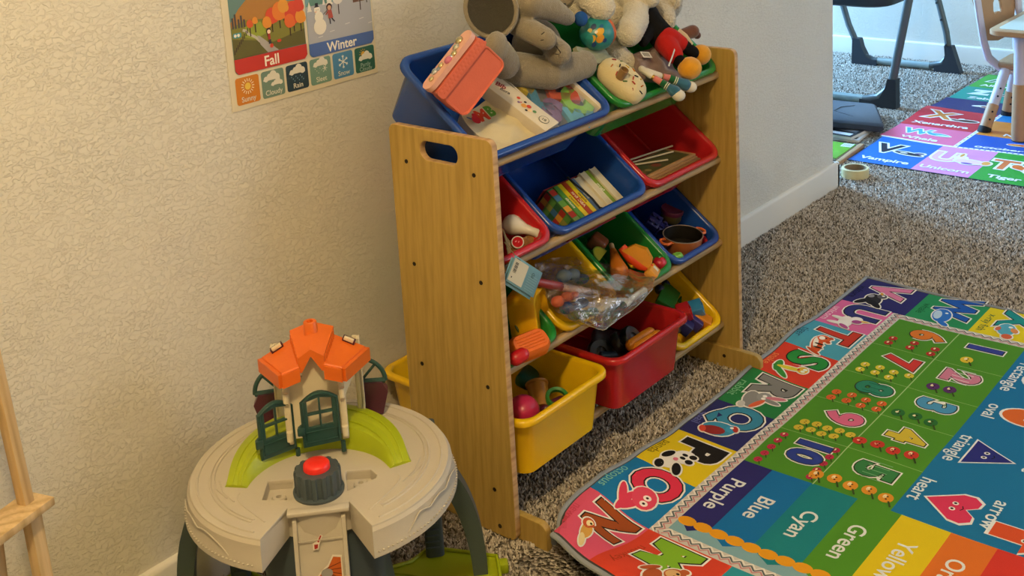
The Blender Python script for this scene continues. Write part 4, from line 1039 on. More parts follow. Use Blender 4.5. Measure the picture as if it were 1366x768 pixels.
    for k in range(6):
        u0 = .0065 + .0573 * k; u1 = u0 + .052; c = (u0 + u1) / 2
        A.layer(1); card(u0, -.001, u1, .049, cols[k], .005)
        A.layer(3)
        if k < 5: A.text(names[k], c, .0085, .0135, '#dcd6c6', .01)
        else: A.text('Partly', c, .0135, .0115, '#9cb4a8', .01); A.text('Cloudy', c, .0050, .0115, '#9cb4a8', .01)
        if k == 0:
            A.dot(c, .031, .0065, '#e3bf4a')
            for j in range(16): a = 2 * pi * j / 16; A.line([(c + .009 * cos(a), .031 + .009 * sin(a)), (c + .0145 * cos(a), .031 + .0145 * sin(a))], .0015, '#efe2c0')
        elif k == 1: cloud(c - .003, .031, 1.05); cloud(c + .008, .0205, .75)
        elif k == 2:
            cloud(c, .031, 1.05)
            for j in range(9): A.line([(c - .014 + .0035 * j, .027 - .004 * (j % 3)), (c - .0146 + .0035 * j, .0245 - .004 * (j % 3))], .0012, '#8fb0c4')
        elif k == 3:
            cloud(c, .034, 1.0)
            for j in range(7): A.dot(c - .014 + .004 * j, .029 - .004 * (j % 3), .0009, '#dcd6c6', n=6)
            for j in range(3): a = pi * j / 3; A.line([(c + .010 - .006 * cos(a), .027 - .006 * sin(a)), (c + .010 + .006 * cos(a), .027 + .006 * sin(a))], .0012, '#dcd6c6')
        elif k == 4:
            for j in range(3):
                a = pi * j / 3 + pi / 6; A.line([(c - .013 * cos(a), .030 - .013 * sin(a)), (c + .013 * cos(a), .030 + .013 * sin(a))], .0018, '#e6e2d6')
                for q in (-1, 1):
                    for d in (-.6, .6): A.line([(c + q * .008 * cos(a), .030 + q * .008 * sin(a)), (c + q * (.008 * cos(a) + .0045 * cos(a + d)), .030 + q * (.008 * sin(a) + .0045 * sin(a + d)))], .0013, '#e6e2d6')
        else:
            A.dot(c - .004, .035, .0055, '#dba83a')
            for j in range(12): a = 2 * pi * j / 12; A.line([(c - .004 + .007 * cos(a), .035 + .007 * sin(a)), (c - .004 + .0105 * cos(a), .035 + .0105 * sin(a))], .0011, '#dba83a')
            A.layer(4); cloud(c + .001, .0235, 1.0)
    A.build('printed_design', lambda a, b, l: (a - .173, -.0008 - l, b), attr_mat('poster_print', .5, .35), p, step=.00025)
poster()

# ------------------------------------------------------------------ wooden easel at the left
M_EASEL = wood_material('easel_pine', (0.50, 0.34, 0.16, 1), (0.62, 0.44, 0.23, 1), (0.66, 0.48, 0.26, 1), 'Z', .8, .5)
def easel():
    e = empty('wooden_easel', (-.93, -.19, 0), label='natural pine easel standing by the cream wall', cat='easel')
    iv = Matrix.Translation((.93, .19, 0))
    def bar(name, a, b, w, d):
        a, b = Vector(a), Vector(b); z = (b - a).normalized(); x = Vector((.954, .30, 0)); x = (x - z * x.dot(z)).normalized(); y = z.cross(x); L = (b - a).length
        M = Matrix(((x.x, y.x, z.x, a.x), (x.y, y.y, z.y, a.y), (x.z, y.z, z.z, a.z), (0, 0, 0, 1)))
        o = MB().box((0, 0, L / 2), (w, d, L), .002).build(name, M_EASEL, e); o.matrix_basis = iv @ M; return o
    dirx = Vector((.954, .30, 0)).normalized(); base = Vector((-.800, -.187, .437))
    up = Vector((-.02, .10, 1)).normalized(); dn = Vector((.05, .05, -1)).normalized()
    for k, off in enumerate((0, -.30)):
        b0 = base + dirx * off
        bar('post', b0 - up * .005, b0 + up * .62, .017, .017)
    for k, off in enumerate((0, -.30)):
        b0 = base + dirx * off + Vector((.003, -.004, -.02))
        bar('leg', b0 + dn * .44, b0, .022, .018)
    bar('rear_leg', base + Vector((-.045, .05, -.435)), base + Vector((-.040, .03, -.03)), .022, .018); bar('rear_leg', base + dirx * -.27 + Vector((-.04, .07, -.435)), base + dirx * -.27 + Vector((-.040, .03, -.03)), .022, .018)
    tr = MB(); tr.box((-.16, 0, 0), (.37, .052, .013), .002); o = tr.build('tray', M_EASEL, e); o.matrix_basis = iv @ frame(base + Vector((0, -.004, -.007)), dirx, Vector((-.30, .954, 0)))
    for z in (.02, .40, .60):
        bar('crossbar', base + dirx * -.30 + up * z, base + dirx * -.010 + up * z, .012, .012)
easel()
# ------------------------------------------------------------------ the next room
def far_room():
    # high chair: two bent tubes with plastic feet
    M_TUBE = mat('grey_tube', '#5d6668', .35, .5, .05, 20, metal=.25); M_FOOT = mat('dark_foot_plastic', '#2a2f36', .5, .4, .06, 20)
    M_BAR = mat('pale_bar', '#8f9d9c', .35, .5, .04, 15, metal=.2)
    h = empty('high_chair', (3.67, .48, 0), label='folding high chair with grey tube legs and dark plastic feet', cat='high chair'); iv = Matrix.Translation((-3.67, -.48, 0))
    def put(o): o.parent = h; o.matrix_basis = iv; return o
    def foot(X, yb, ye, s, top=.003):
        """corner foot: yb outer side, ye end along the floor bar"""
        m = MB(); P = [(yb, .0), (yb + s * top, .135), (yb + s * (top + .036), .135), (yb + s * (.050 + top * .6), .09), (yb + s * (.075 + top * .3), .045), (yb + s * .115, .032), (ye, .034), (ye, .004), (yb + s * .05, .0)]
        m.loops([[(X + dx, y, z) for y, z in P] for dx in (-.022, -.018, .018, .022)]); return put(m.build('foot', M_FOOT, angle=30))
    X = 4.03
    foot(X, .75, .62, -1); foot(X, .205, .335, 1, .046)
    put(MB().tube([(X, .845, .42), (X, .775, .20), (X, .722, .085), (X, .690, .045), (X, .640, .028), (X, .5, .026), (X, .36, .028), (X, .30, .045), (X, .268, .09), (X, .285, .20), (X, .345, .42), (X - .08, .42, .70)], .0155, 12).build('rear_tube', M_TUBE))
    put(MB().tube([(X, .62, .027), (X, .36, .027)], .0175, 12).build('floor_bar', M_BAR))
    for z, y in ((.34, .327), (.26, .304), (.14, .279)): put(MB().lathe([(.005, 0), (.005, .01), (.003, .012), (0, .012)], 8, TR((X - .014, y, z), (0, -pi / 2, 0))).build('rivet', M_FOOT))
    X = 3.285
    foot(X, .215, .38, 1); foot(X, .82, .66, -1)
    put(MB().tube([(X - .005, .120, .78), (X - .004, .165, .52), (X, .240, .125), (X, .262, .08), (X, .30, .045), (X, .36, .03), (X, .5, .028), (X, .66, .03), (X, .76, .09), (X, .79, .20), (X - .004, .85, .52), (X - .005, .88, .78)], .0185, 12).build('front_tube', M_TUBE))
    put(MB().tube([(X, .37, .029), (X, .67, .029)], .0195, 12).build('floor_bar', M_BAR))
    s = MB(); s.loops([[(x, y, z) for x, y in rrect(.42 - f, .46 - f, .09, 6, 3.62, .55)] for z, f in ((.405, .06), (.415, .01), (.44, 0), (.47, .01))]); put(s.build('seat_tray', M_FOOT, angle=50))
    s = MB(); s.loops([[(x, y, z) for x, y in rrect(.36, .36, .08, 6, 3.66, .55)] for z in (.465, .52)]); put(s.build('seat', fabric('high_chair_pad', '#6b747c')))
    s = MB(); s.loops([[(3.84 + d + (z - .5) * .2, y, z) for d, y in rrect(.05, w, .02, 4, 0, .55)] for z, w in ((.50, .34), (.75, .34), (.98, .26))]); put(s.build('backrest', fabric('high_chair_pad', '#6b747c')))
    # child chair: white frame, wooden back with a cut-out, wooden leg ends
    M_WHITE = mat('white_chair_plastic', '#c9c6d0', .45, .4, .03, 10); M_BEECH = mat('beech', '#b08a62', .5, .35, .08, 30); M_RUBBER = mat('black_rubber', '#1c1c20', .7, .3, .05, 30)
    c = empty('child_chair', (3.22, -.2, 0), label='small white and beech child chair beside the child table', cat='chair'); ivc = Matrix.Translation((-3.22, .2, 0))
    def putc(o): o.parent = c; o.matrix_basis = ivc; return o
    bk = [(.02, 0), (.10, -.012), (.20, 0), (.215, .012), (.262, .19), (.25, .205), (-.035, .205), (-.045, .19), (.008, .012)]
    hole = [(.085, .110), (.095, .096), (.105, .104), (.125, .104), (.135, .096), (.145, .110), (.142, .142), (.130, .154), (.100, .154), (.088, .142)]
    b = plate('backrest', bk, [hole], .012, .003, M_BEECH); putc(b); b.matrix_basis = ivc @ frame((3.19, -.166, .348), (.974, -.227, 0), (0, .14, 1))
    for k, (x, y) in enumerate(((3.155, -.158), (3.425, -.221))):
        f = Vector((-.227, -.974, 0)) * .001
        P = [(x - .01 + .03 * k, y + .01, .56), (x + .012, y, .45), (x + .035 - .02 * k, y - .010, .35), (x + .055 - .05 * k, y - .025, .28), (x + .09 - .09 * k, y - .06, .235), (x + .08 - .09 * k, y - .14, .225), (x + .06 - .09 * k, y - .24, .225)]
        putc(MB().tube(P, [(.013, .021)] * 7, 10).build('side_frame', M_WHITE))
    for (p0, p1) in (((3.225, -.245, .235), (3.092, -.208, .0)), ((3.395, -.235, .235), (3.385, -.205, .0)), ((3.20, -.42, .235), (3.10, -.47, .0)), ((3.40, -.43, .235), (3.47, -.50, .0))):
        p0, p1 = Vector(p0), Vector(p1); q = lambda t: p0 + (p1 - p0) * t
        putc(MB().tube([q(-.05), q(.62)], [(.021, .017)] * 2, 10).build('leg', M_WHITE))
        putc(MB().tube([q(.55), q(.93)], [(.024, .020)] * 2, 10).build('leg_end', M_BEECH)); putc(MB().tube([q(.90), q(1.0)], [(.026, .022)] * 2, 10).build('leg_cap', M_RUBBER))
        for t in (.3, .42, .66, .78): putc(MB().lathe([(.004, 0), (.004, .002), (0, .002)], 8, TR(q(t) + Vector((-.019, -.012, .006)), (.5, -1.1, 0))).build('bolt', M_RUBBER))
    s = MB(); s.loops([[(x, y, z) for x, y in rrect(.24 - f, .24 - f, .05, 5, 3.33, -.32)] for z, f in ((.238, .01), (.245, 0), (.254, 0), (.260, .012))]); putc(s.build('seat', M_BEECH))
    # child table corner
    t = empty('child_table', (3.05, -.62, 0), label='child table with pale top, beech edge and white leg', cat='table'); ivt = Matrix.Translation((-3.05, .62, 0))
    def putt(o): o.parent = t; o.matrix_basis = ivt; return o
    tp = MB(); tp.loops([[(x, y, z) for x, y in rrect(.62 - f, .72 - f, .05, 6, 3.23, -.625)] for z, f in ((.428, .012), (.432, 0), (.448, 0), (.452, .010))]); putt(tp.build('table_edge', M_BEECH))
    tp = MB(); tp.loops([[(x, y, z) for x, y in rrect(.56, .66, .035, 6, 3.23, -.625)] for z in (.4505, .4535)]); putt(tp.build('tabletop', mat('pale_table_top', '#c6d0c4', .35, .45, .03, 10)))
    for (x, y) in ((3.03, -.362), (3.45, -.362), (3.03, -.89), (3.45, -.89)):
        putt(MB().lathe([(.026, .225), (.027, .35), (.033, .375), (.035, .428)], 18, Matrix.Translation((x, y, 0))).build('leg', M_WHITE))
        putt(MB().lathe([(.026, .006), (.0285, .03), (.0285, .225), (.0275, .232)], 18, Matrix.Translation((x, y, 0))).build('leg_sleeve', M_BEECH)); putt(MB().lathe([(.024, .0), (.027, .004), (.027, .012)], 18, Matrix.Translation((x, y, 0))).build('leg_cap', M_RUBBER))
    # masking tape roll by the wall end
    tape = empty('tape_roll', (2.345, -.012, 0), label='roll of masking tape lying on the carpet at the wall end', cat='tape')
    MB().lathe([(.0365, .002), (.046, .002), (.0475, .004), (.0475, .034), (.046, .036), (.0385, .036), (.0365, .002)], 36, cap=False).build('tape', mat('masking_tape', '#cdbf90', .55, .3, .04, 60, .0004, 300), tape, angle=35)
    MB().lathe([(.0385, .0015), (.0385, .0365), (.0355, .0365), (.0355, .0015), (.0385, .0015)], 36, cap=False).build('core', mat('cardboard', '#8d7a60', .8, .2, .1, 40), tape, angle=35)
    # green picture book lying half behind the wall end, with a wooden board beside it
    gb = empty('green_book', (2.58, .205, 0), (0, 0, radians(3)), 'thin lime green picture book on carpet behind the wall end', 'book')
    MB().box((0, 0, .011), (.20, .15, .004), .001).build('cover', mat('lime_cover', '#6fae2c', .4, .4, .06, 12), gb)
    MB().box((-.002, 0, .006), (.194, .146, .008), .001).build('pages', mat('paper_pages', '#d8d6cc', .7, .2, .04, 30), gb)
    A = Art(.1); A.layer(1).rect(.05, -.072, .095, -.030, '#d9dcd6'); A.layer(2)
    for k in range(5): A.line([(.056, -.066 + .007 * k), (.088, -.066 + .007 * k)], .002, '#5b6a70')
    A.layer(1).rect(-.08, -.02, .02, .02, '#8fd04a', .01).rect(-.08, .03, .0, .06, '#dfe9cf', .008); A.build('cover_print', lambda a, b, l: (a, b, .0131 + l), attr_mat('book_print', .4, .4), gb)
    o = MB().box((0, 0, .009), (.25, .018, .016), .002).build('wood_strip', M_BEECH); o.location = (2.565, .106, 0); o.rotation_euler = (0, 0, radians(4)); tag(o, 'short beech strip lying along the lime green book', 'wood strip')
    # dark folder on a stack of booklets
    st = [('booklet', .012, 0, '#d5d8dc', 'white printed booklet at the bottom of the stack under the dark folder'), ('booklet', .028, .012, '#23252b', 'black booklet on the white one under the dark folder')]
    for k, (nm, top, z0, c_, lb) in enumerate(st):
        o = empty(nm, (2.86, .265, 0), (0, 0, radians(6 - 10 * k)), lb, 'booklet')
        MB().box((0, 0, (z0 + top) / 2), (.26, .20, top - z0 - .002), .001).build('pages', mat('paper_pages', '#d8d6cc', .7, .2, .04, 30), o); MB().box((0, 0, top - .001), (.264, .204, .002), .0006).build('cover', mat('booklet_' + c_[1:], c_, .4, .4, .1, 20), o)
        A = Art(.2); A.layer(1)
        for j in range(5): A.rect(-.12 + .05 * j, -.09, -.09 + .05 * j, .02 - .012 * j, ('#2b2d33', '#8e939a', '#e6e8ea')[j % 3] if not k else ('#d9dbe0', '#777c84')[j % 2])
        A.build('cover_print', lambda a, b, l, T=top: (a, b, T + .0003 + l), attr_mat('book_print', .4, .4), o)
    f = empty('dark_folder', (2.95, .30, .030), (radians(6), 0, radians(28)), 'dark grey fabric laptop sleeve lying on the booklets beside the high chair', 'sleeve')
    s = MB(); s.loops([[(x, y, z) for x, y in rrect(.34 - g, .27 - g, .02, 5)] for z, g in ((.0, .02), (.006, .0), (.026, .0), (.034, .02))]); s.build('body', fabric('dark_sleeve', '#3a3f47', .1, .0006, 500, .1), f)
    MB().tube([(-.165, -.133, .016), (.165, -.133, .016)], .003, 8).build('zip', mat('zip_black', '#15161a', .5), f); MB().tube([(-.08, -.02, .034), (-.02, .05, .0345), (.05, .02, .0345), (.1, -.04, .034)], .0015, 6).build('cord', mat('zip_black', '#15161a', .5), f)
far_room()
# ------------------------------------------------------------------ things in the bins
CAMP = Vector((-1.46547, -1.70836, 1.35007))
def ray(px, py):
    return _r * ((px - 683.0) / 1564.68) + _u * (-(py - 74.1) / 1564.68) + _f
def atY(px, py, y): v = ray(px, py); return CAMP + v * ((y - CAMP.y) / v.y)
def atX(px, py, x): v = ray(px, py); return CAMP + v * ((x - CAMP.x) / v.x)
def atZ(px, py, z): v = ray(px, py); return CAMP + v * ((z - CAMP.z) / v.z)
def atB(key, px, py, w):
    """point seen at a pixel on the plane w below (-) a bin's rim"""
    M = BINS[key][0]; n = (M.to_3x3() @ Vector((0, 0, 1))).normalized(); o = M @ Vector((0, 0, w)); v = ray(px, py)
    return CAMP + v * ((o - CAMP).dot(n) / v.dot(n))
def px(p, n): return n * (Vector(p) - CAMP).dot(_f) / 1564.68        # size of n pixels at p, in metres
BN = Vector((0, -sin(TILT), cos(TILT))); BS = Vector((0, cos(TILT), sin(TILT)))    # tilted bin: normal, up-slope
EX = Vector((1, 0, 0))
def thing(name, label, cat, loc, group=None): return empty(name, loc, (0, 0, 0), label, cat, group)
def attach(o, par):
    o.parent = par; o.matrix_parent_inverse = par.matrix_basis.inverted(); return o
def solo(o, label, cat, group=None):
    """a thing that is one mesh: move its origin to its base"""
    me = o.data; n = len(me.vertices); M = o.matrix_basis.copy(); P = [M @ v.co for v in me.vertices]
    c = Vector((sum(p.x for p in P) / n, sum(p.y for p in P) / n, min(p.z for p in P)))
    me.transform(Matrix.Translation(-c) @ M); o.matrix_basis = Matrix.Translation(c)
    return tag(o, label, cat, group)
def orient(o, z, x=(1, 0, 0)):
    """matrix at o with local z along z"""
    z = Vector(z).normalized(); x = Vector(x); x = (x - z * x.dot(z)).normalized(); y = z.cross(x)
    return Matrix(((x.x, y.x, z.x, o[0]), (x.y, y.y, z.y, o[1]), (x.z, y.z, z.z, o[2]), (0, 0, 0, 1)))
def rbox(size, bevel, M, mb=None):
    mb = mb or MB(); return mb.box((0, 0, 0), size, bevel, mtx=M, seg=3)
random.seed(11)

M_WHITE_PL = plastic('white_toy_plastic', '#d6d2c6'); M_RED_PL = plastic('red_toy_plastic', '#b81822'); M_GRN_PL = plastic('green_toy_plastic', '#2f7d33')
M_BLU_PL = plastic('blue_toy_plastic', '#1f3f96'); M_YEL_PL = plastic('yellow_toy_plastic', '#dba80e'); M_ORG_PL = plastic('orange_toy_plastic', '#dd6a1c'); M_BLK = plastic('black_toy_plastic', '#17171a')
M_LBLU_PL = plastic('light_blue_toy_plastic', '#2f7fb5'); M_NAVY_PL = plastic('navy_toy_plastic', '#23255c'); M_PINK_PL = plastic('pink_toy_plastic', '#c22a55'); M_TAN_PL = plastic('tan_toy_plastic', '#a8742e')

# ---- wide blue bin at the top
def purse():
    A, B, D = atY(588.8, 130.4, -.285), atY(646, 57, -.32), atY(621.7, 156, -.30)
    u = (B - A); L = u.length; F0 = frame(A, u, D - A); v = Vector((F0[0][1], F0[1][1], F0[2][1])); n = Vector((F0[0][2], F0[1][2], F0[2][2])); H = (D - A).dot(v); u.normalize()
    if n.dot(CAMP - A) < 0: n = -n
    c = A + u * L / 2 + v * H / 2; T = .052
    p = thing('toy_purse', 'coral and pink jewelled toy purse standing on end in the blue bin', 'purse', c - n * T / 2 - v * H / 2)
    coral = mat('coral_leatherette', '#cc6650', .5, .4, .06, 30, .0004, 250); pink = mat('pale_pink_leatherette', '#d3a193', .45, .4, .05, 20, .0003, 250)
    M = frame(c - n * T / 2, u, v)
    zs = 1 if (M.to_3x3() @ Vector((0, 0, 1))).dot(n) > 0 else -1
    m = MB(); m.loops([[(x, y, z * zs) for x, y in rrect(L - f, H - f * .6, .014, 5)] for z, f in ((-T / 2, .006), (-T / 2 + .004, 0), (T / 2 - .004, 0), (T / 2, .006))]); attach(m.build('body', coral, mw=M), p)
    rim = MB(); rim.tube([(x, y, zs * T / 2) for x, y in rrect(L - .004, H - .004, .013, 5)], .0022, 6, closed=True); attach(rim.build('piping', coral, mw=M), p)
    # flap along the upper-left long side, quilted, and a pale strip with jewels
    fl = MB(); fl.loops([[(x, y, z * zs) for x, y in rrect(L * 1.02, .022, .008, 4, 0, -H / 2 - .006)] for z in (-T / 2 - .002, T / 2 + .003, T / 2 + .005)]); attach(fl.build('quilted_flap', coral, mw=M), p)
    q = MB()
    for k in range(11):
        for j in range(3):
            q.ball((-L / 2 + .008 + k * L / 11, -H / 2 - .0175, zs * (T / 2 - .008 - j * .015)), (.0042, .0016, .0052), None, 1)
    for k in range(16):
        for j in range(2): q.ball((-L / 2 + .007 + (k + .5 * j) * L / 16.4, -H / 2 - .0105 + .0085 * j, zs * (T / 2 + .0048)), (.0036, .0042, .0013), None, 1)
    attach(q.build('quilting', coral, mw=M), p)
    st = MB(); st.loops([[(x, y, z * zs) for x, z in rrect(L * 1.06, .034, .015, 6, -.002, T / 2 - .016)] for y in (-H / 2 - .020, -H / 2 - .030)]); attach(st.build('flap_strip', pink, mw=M), p)
    for k, (a, r, col, ml) in enumerate(((-.38, .006, '#d9c79a', .8), (-.26, .008, '#cfcfd6', .9), (-.14, .0065, '#d9c79a', .8), (-.02, .009, '#c96f8f', .2), (.10, .007, '#d9c79a', .8), (.2, .008, '#e6dfd0', .9), (.31, .009, '#cbb98e', .8), (-.2, .005, '#8f9fb5', .5), (.04, .005, '#b9c4d2', .7))):
        attach(MB().ball((a * L, -H / 2 - .031, zs * (T / 2 - .015 + .008 * sin(5 * k))), (r, r * .6, r), None, 2).build('jewel', mat('jewel_' + col[1:], col, .15, .7, .05, 20, metal=ml), mw=M), p)
purse()
def cloth_patch(name, pts, mtl, amp=.006, thick=.004, n=22, seed=1, sag=0.0):
    """crumpled cloth stretched over four corner points"""
    a, b, c, d = [Vector(p) for p in pts]; nn = (b - a).cross(d - a).normalized(); rnd = random.Random(seed); ph = [rnd.uniform(0, 6.28) for _ in range(8)]
    if nn.z < 0: nn = -nn
    V, F = [], []
    for s in (1, 0):
        for i in range(n + 1):
            for j in range(n + 1):
                u, v = i / n, j / n; p = a * (1 - u) * (1 - v) + b * u * (1 - v) + c * u * v + d * (1 - u) * v
                h = amp * (sin(7 * u + 3 * v + ph[0]) + .7 * sin(11 * v - 6 * u + ph[1]) + .5 * sin(17 * u + 9 * v + ph[2]) + .35 * abs(sin(9 * (u - v) + ph[3])) * 2)
                e = min(u, 1 - u, v, 1 - v); h *= min(1, .35 + 4 * e); h -= sag * (1 - min(1, 5 * e))
                p = p + (b - a) * .03 * sin(6 * v + ph[4]) * (1 if u in (0, 1) else .5) + (d - a) * .03 * sin(7 * u + ph[5])
                V.append(p + nn * (h - (0 if s else thick)))
    N = (n + 1) ** 2; q = lambda i, j: i * (n + 1) + j
    for i in range(n):
        for j in range(n): F += [(q(i, j), q(i + 1, j), q(i + 1, j + 1), q(i, j + 1)), (N + q(i, j), N + q(i, j + 1), N + q(i + 1, j + 1), N + q(i + 1, j))]
    for i in range(n):
        for j in (0, n): F += [(q(i, j), q(i + 1, j), N + q(i + 1, j), N + q(i, j)), (q(j, i), q(j, i + 1), N + q(j, i + 1), N + q(j, i))]
    me = bpy.data.meshes.new(name); me.from_pydata([tuple(v) for v in V], [], F)
    bm = bmesh.new(); bm.from_mesh(me); bmesh.ops.recalc_face_normals(bm, faces=bm.faces); bm.to_mesh(me); bm.free()
    return from_mesh(name, me, mtl, None, True, 80)
def white_cloth():
    P = [atB('b1', 612, 152, -.055), atB('b1', 664, 206, -.030), atB('b1', 718, 184, -.030), atB('b1', 668, 128, -.055)]
    o = cloth_patch('folded_cloth', P, fabric('cream_cotton', '#cfc2a0', .06, .0005, 500, .1), .003, .022, 26, 4)
    t = thing('folded_cloth', 'cream cotton cloth with red and green letters under the purse', 'cloth', sum(P, Vector()) / 4 - Vector((0, 0, .03))); o.name = 'cloth'; attach(o, t)
    A = Art(.01); A.layer(1).text('M', -.012, 0, .036, '#b5391f', .06); A.layer(2).text('B', .013, .003, .034, '#4f7a2c', .06); A.layer(3).dot(-.034, -.006, .010, '#a8242a').dot(-.030, .004, .006, '#a8242a').line([(-.042, -.002), (-.050, .006)], .003, '#2f4a6a')
    M = frame(atB('b1', 648, 152, -.036), EX, BS)
    attach(A.build('letters', lambda a, b, l: tuple(M @ Vector((a, b, .001 + l))), attr_mat('cloth_print', .9, .1)), t)
white_cloth()
def white_box():
    a, b, c = atB('b1', 664.7, 101, -.022), atB('b1', 746, 163, -.006), atB('b1', 645, 131, -.024)
    u = b - a; L = u.length; M0 = frame(a, u, c - a); w = .047; T = .032
    n = M0.to_3x3() @ Vector((0, 0, 1)); s = 1 if n.dot(CAMP - a) > 0 else -1
    v = M0.to_3x3() @ Vector((0, 1, 0)); uu = u.normalized()
    M = frame(a + uu * L / 2 + v * w / 2 - n * s * T / 2, uu, v * 1)
    t = thing('white_carton', 'long white printed carton lying aslant in the wide blue bin', 'carton', M.translation - Vector((0, 0, .03)))
    attach(MB().box((0, 0, 0), (L, w, T), .0012).build('box', mat('white_card', '#d3c8b4', .5, .35, .03, 20), mw=M), t)
    A = Art(.05); X = lambda f: -L / 2 + L * f
    A.layer(1).text('Bib', X(.14), .004, .018, '#8f2f3c', .03, .3).text('flora', X(.24), -.002, .012, '#333038', .02, .3)
    for k, (f, y, r, c_) in enumerate(((.42, .006, .004, '#c8503c'), (.47, -.004, .003, '#7a5a8a'), (.52, .008, .003, '#333038'), (.55, -.003, .006, '#d99a4a'), (.60, .004, .005, '#c84a3a'), (.645, -.004, .005, '#e6c89a'), (.62, -.010, .003, '#333038'), (.70, .002, .004, '#5a8a5a'), (.49, .0, .002, '#c23b55'))): A.layer(2).dot(X(f), y, r, c_)
    A.layer(2).dot(X(.86), .0, .011, '#3a4a44'); A.layer(3).dot(X(.86), .0, .0098, '#d3c8b4'); A.layer(4).text('18', X(.86), .0, .010, '#3a4a44', .02, .2)
    attach(A.build('print', lambda p, q, l: tuple(M @ Vector((p, q * (1 if s > 0 else -1), s * (T / 2 + .0003 + l)))), attr_mat('carton_print', .5, .3)), t)
    attach(MB().lathe([(.006, 0), (.006, .0012), (0, .0012)], 16, M @ TR((L / 2, -w / 2 + .012, 0), (0, pi / 2, 0))).build('seal', M_RED_PL), t)
white_box()
def letter_pack():
    """clear pack of foam letters on a white tray"""
    a, b, d = atB('b1', 672, 108, -.030), atB('b1', 752, 180, -.022), atB('b1', 742, 82, -.020)
    M0 = frame(a, b - a, d - a); L = (b - a).length; W = .146; n = M0.to_3x3() @ Vector((0, 0, 1)); s = 1 if n.dot(CAMP - a) > 0 else -1
    M = M0 @ TR((L / 2, W / 2, 0))
    t = thing('foam_letter_pack', 'clear pack of coloured foam letters in the wide blue bin', 'toy pack', M.translation - Vector((0, 0, .04)))
    attach(MB().box((0, 0, -s * .017), (L, W, .004), .001).build('tray', mat('grey_card', '#6d6a6a', .5, .35, .08, 20), mw=M), t)
    for y in (W / 2 - .005, -W / 2 + .002): attach(MB().box((0, y, -s * .006), (L, .010 if y > 0 else .004, .024), .001).build('tray_side', mat('white_card', '#d3c8b4', .5, .35, .03, 20), mw=M), t)
    Wm = lambda p: M.inverted() @ p
    for ch, qx, qy, sz, col, r in (('Y', 692, 108, .085, '#cdb01e', 1.9), ('D', 748, 119, .085, '#c2481f', 2.6), ('C', 769, 137, .090, '#86b82a', 2.2), ('S', 737, 146, .085, '#7d5f86', .6), ('L', 719, 127, .085, '#3f7d99', 1.0), ('W', 772, 158, .060, '#5aa0b5', .9), ('P', 712, 103, .05, '#c2631f', 2.0)):
        q = Wm(atB('b1', qx, qy, -.026)); cu = []
        m = MB(); tri = glyphs(ch, .07, sz); cr, sr = cos(r), sin(r)
        for tt in tri:
            P = [(q.x + x * cr - y * sr, q.y + (x * sr + y * cr)) for x, y in tt]
            lo = [m.bm.verts.new((x, y, -s * .014)) for x, y in P]; hi = [m.bm.verts.new((x, y, -s * .004)) for x, y in P]
            m.bm.faces.new(lo); m.bm.faces.new(hi)
            for k in range(3): m.bm.faces.new((lo[k], lo[(k + 1) % 3], hi[(k + 1) % 3], hi[k]))
        attach(m.build('foam_letter', mat('foam_' + col[1:], col, .8, .2, .06, 40), smooth=False, mw=M, normals=False), t)
    attach(MB().box((0, 0, s * .0005), (L * .98, W * .97, .0006), 0).build('clear_film', M_FILM, mw=M), t)
def film_material(name, col, alpha, rough=.12, bump=.002, scale=30, gloss=.06, mult=.8):
    """thin clear plastic: mostly transparent, a little haze, glossy glints"""
    m = bpy.data.materials.new(name); m.use_nodes = True; nt = m.node_tree; nt.nodes.remove(nt.nodes['Principled BSDF']); out = nt.nodes['Material Output']
    tr = nt.nodes.new('ShaderNodeBsdfTransparent'); df = nt.nodes.new('ShaderNodeBsdfDiffuse'); df.inputs['Color'].default_value = hexc(col); gl = nt.nodes.new('ShaderNodeBsdfGlossy'); gl.inputs['Roughness'].default_value = rough
    tc = nt.nodes.new('ShaderNodeTexCoord'); n = nt.nodes.new('ShaderNodeTexNoise'); n.inputs['Scale'].default_value = scale; n.inputs['Detail'].default_value = 3
    bp = nt.nodes.new('ShaderNodeBump'); bp.inputs['Distance'].default_value = bump; lw = nt.nodes.new('ShaderNodeLayerWeight'); pw = nt.nodes.new('ShaderNodeMath'); pw.operation = 'POWER'; pw.inputs[1].default_value = 2.0; fr = nt.nodes.new('ShaderNodeMath'); fr.operation = 'MULTIPLY_ADD'; fr.inputs[1].default_value = mult; fr.inputs[2].default_value = gloss
    m1, m2 = nt.nodes.new('ShaderNodeMixShader'), nt.nodes.new('ShaderNodeMixShader'); m1.inputs['Fac'].default_value = alpha
    L = nt.links.new
    L(tc.outputs['Object'], n.inputs['Vector']); L(n.outputs['Fac'], bp.inputs['Height']); L(bp.outputs['Normal'], gl.inputs['Normal']); L(bp.outputs['Normal'], lw.inputs['Normal']); L(lw.outputs['Facing'], pw.inputs[0]); L(pw.outputs[0], fr.inputs[0])
    L(tr.outputs[0], m1.inputs[1]); L(df.outputs[0], m1.inputs[2]); L(fr.outputs[0], m2.inputs['Fac']); L(m1.outputs[0], m2.inputs[1]); L(gl.outputs[0], m2.inputs[2]); L(m2.outputs[0], out.inputs['Surface'])
    return m
M_FILM = film_material('clear_film', '#dfe3e2', .02, .1, .0008, 22, .03, .25)
letter_pack()

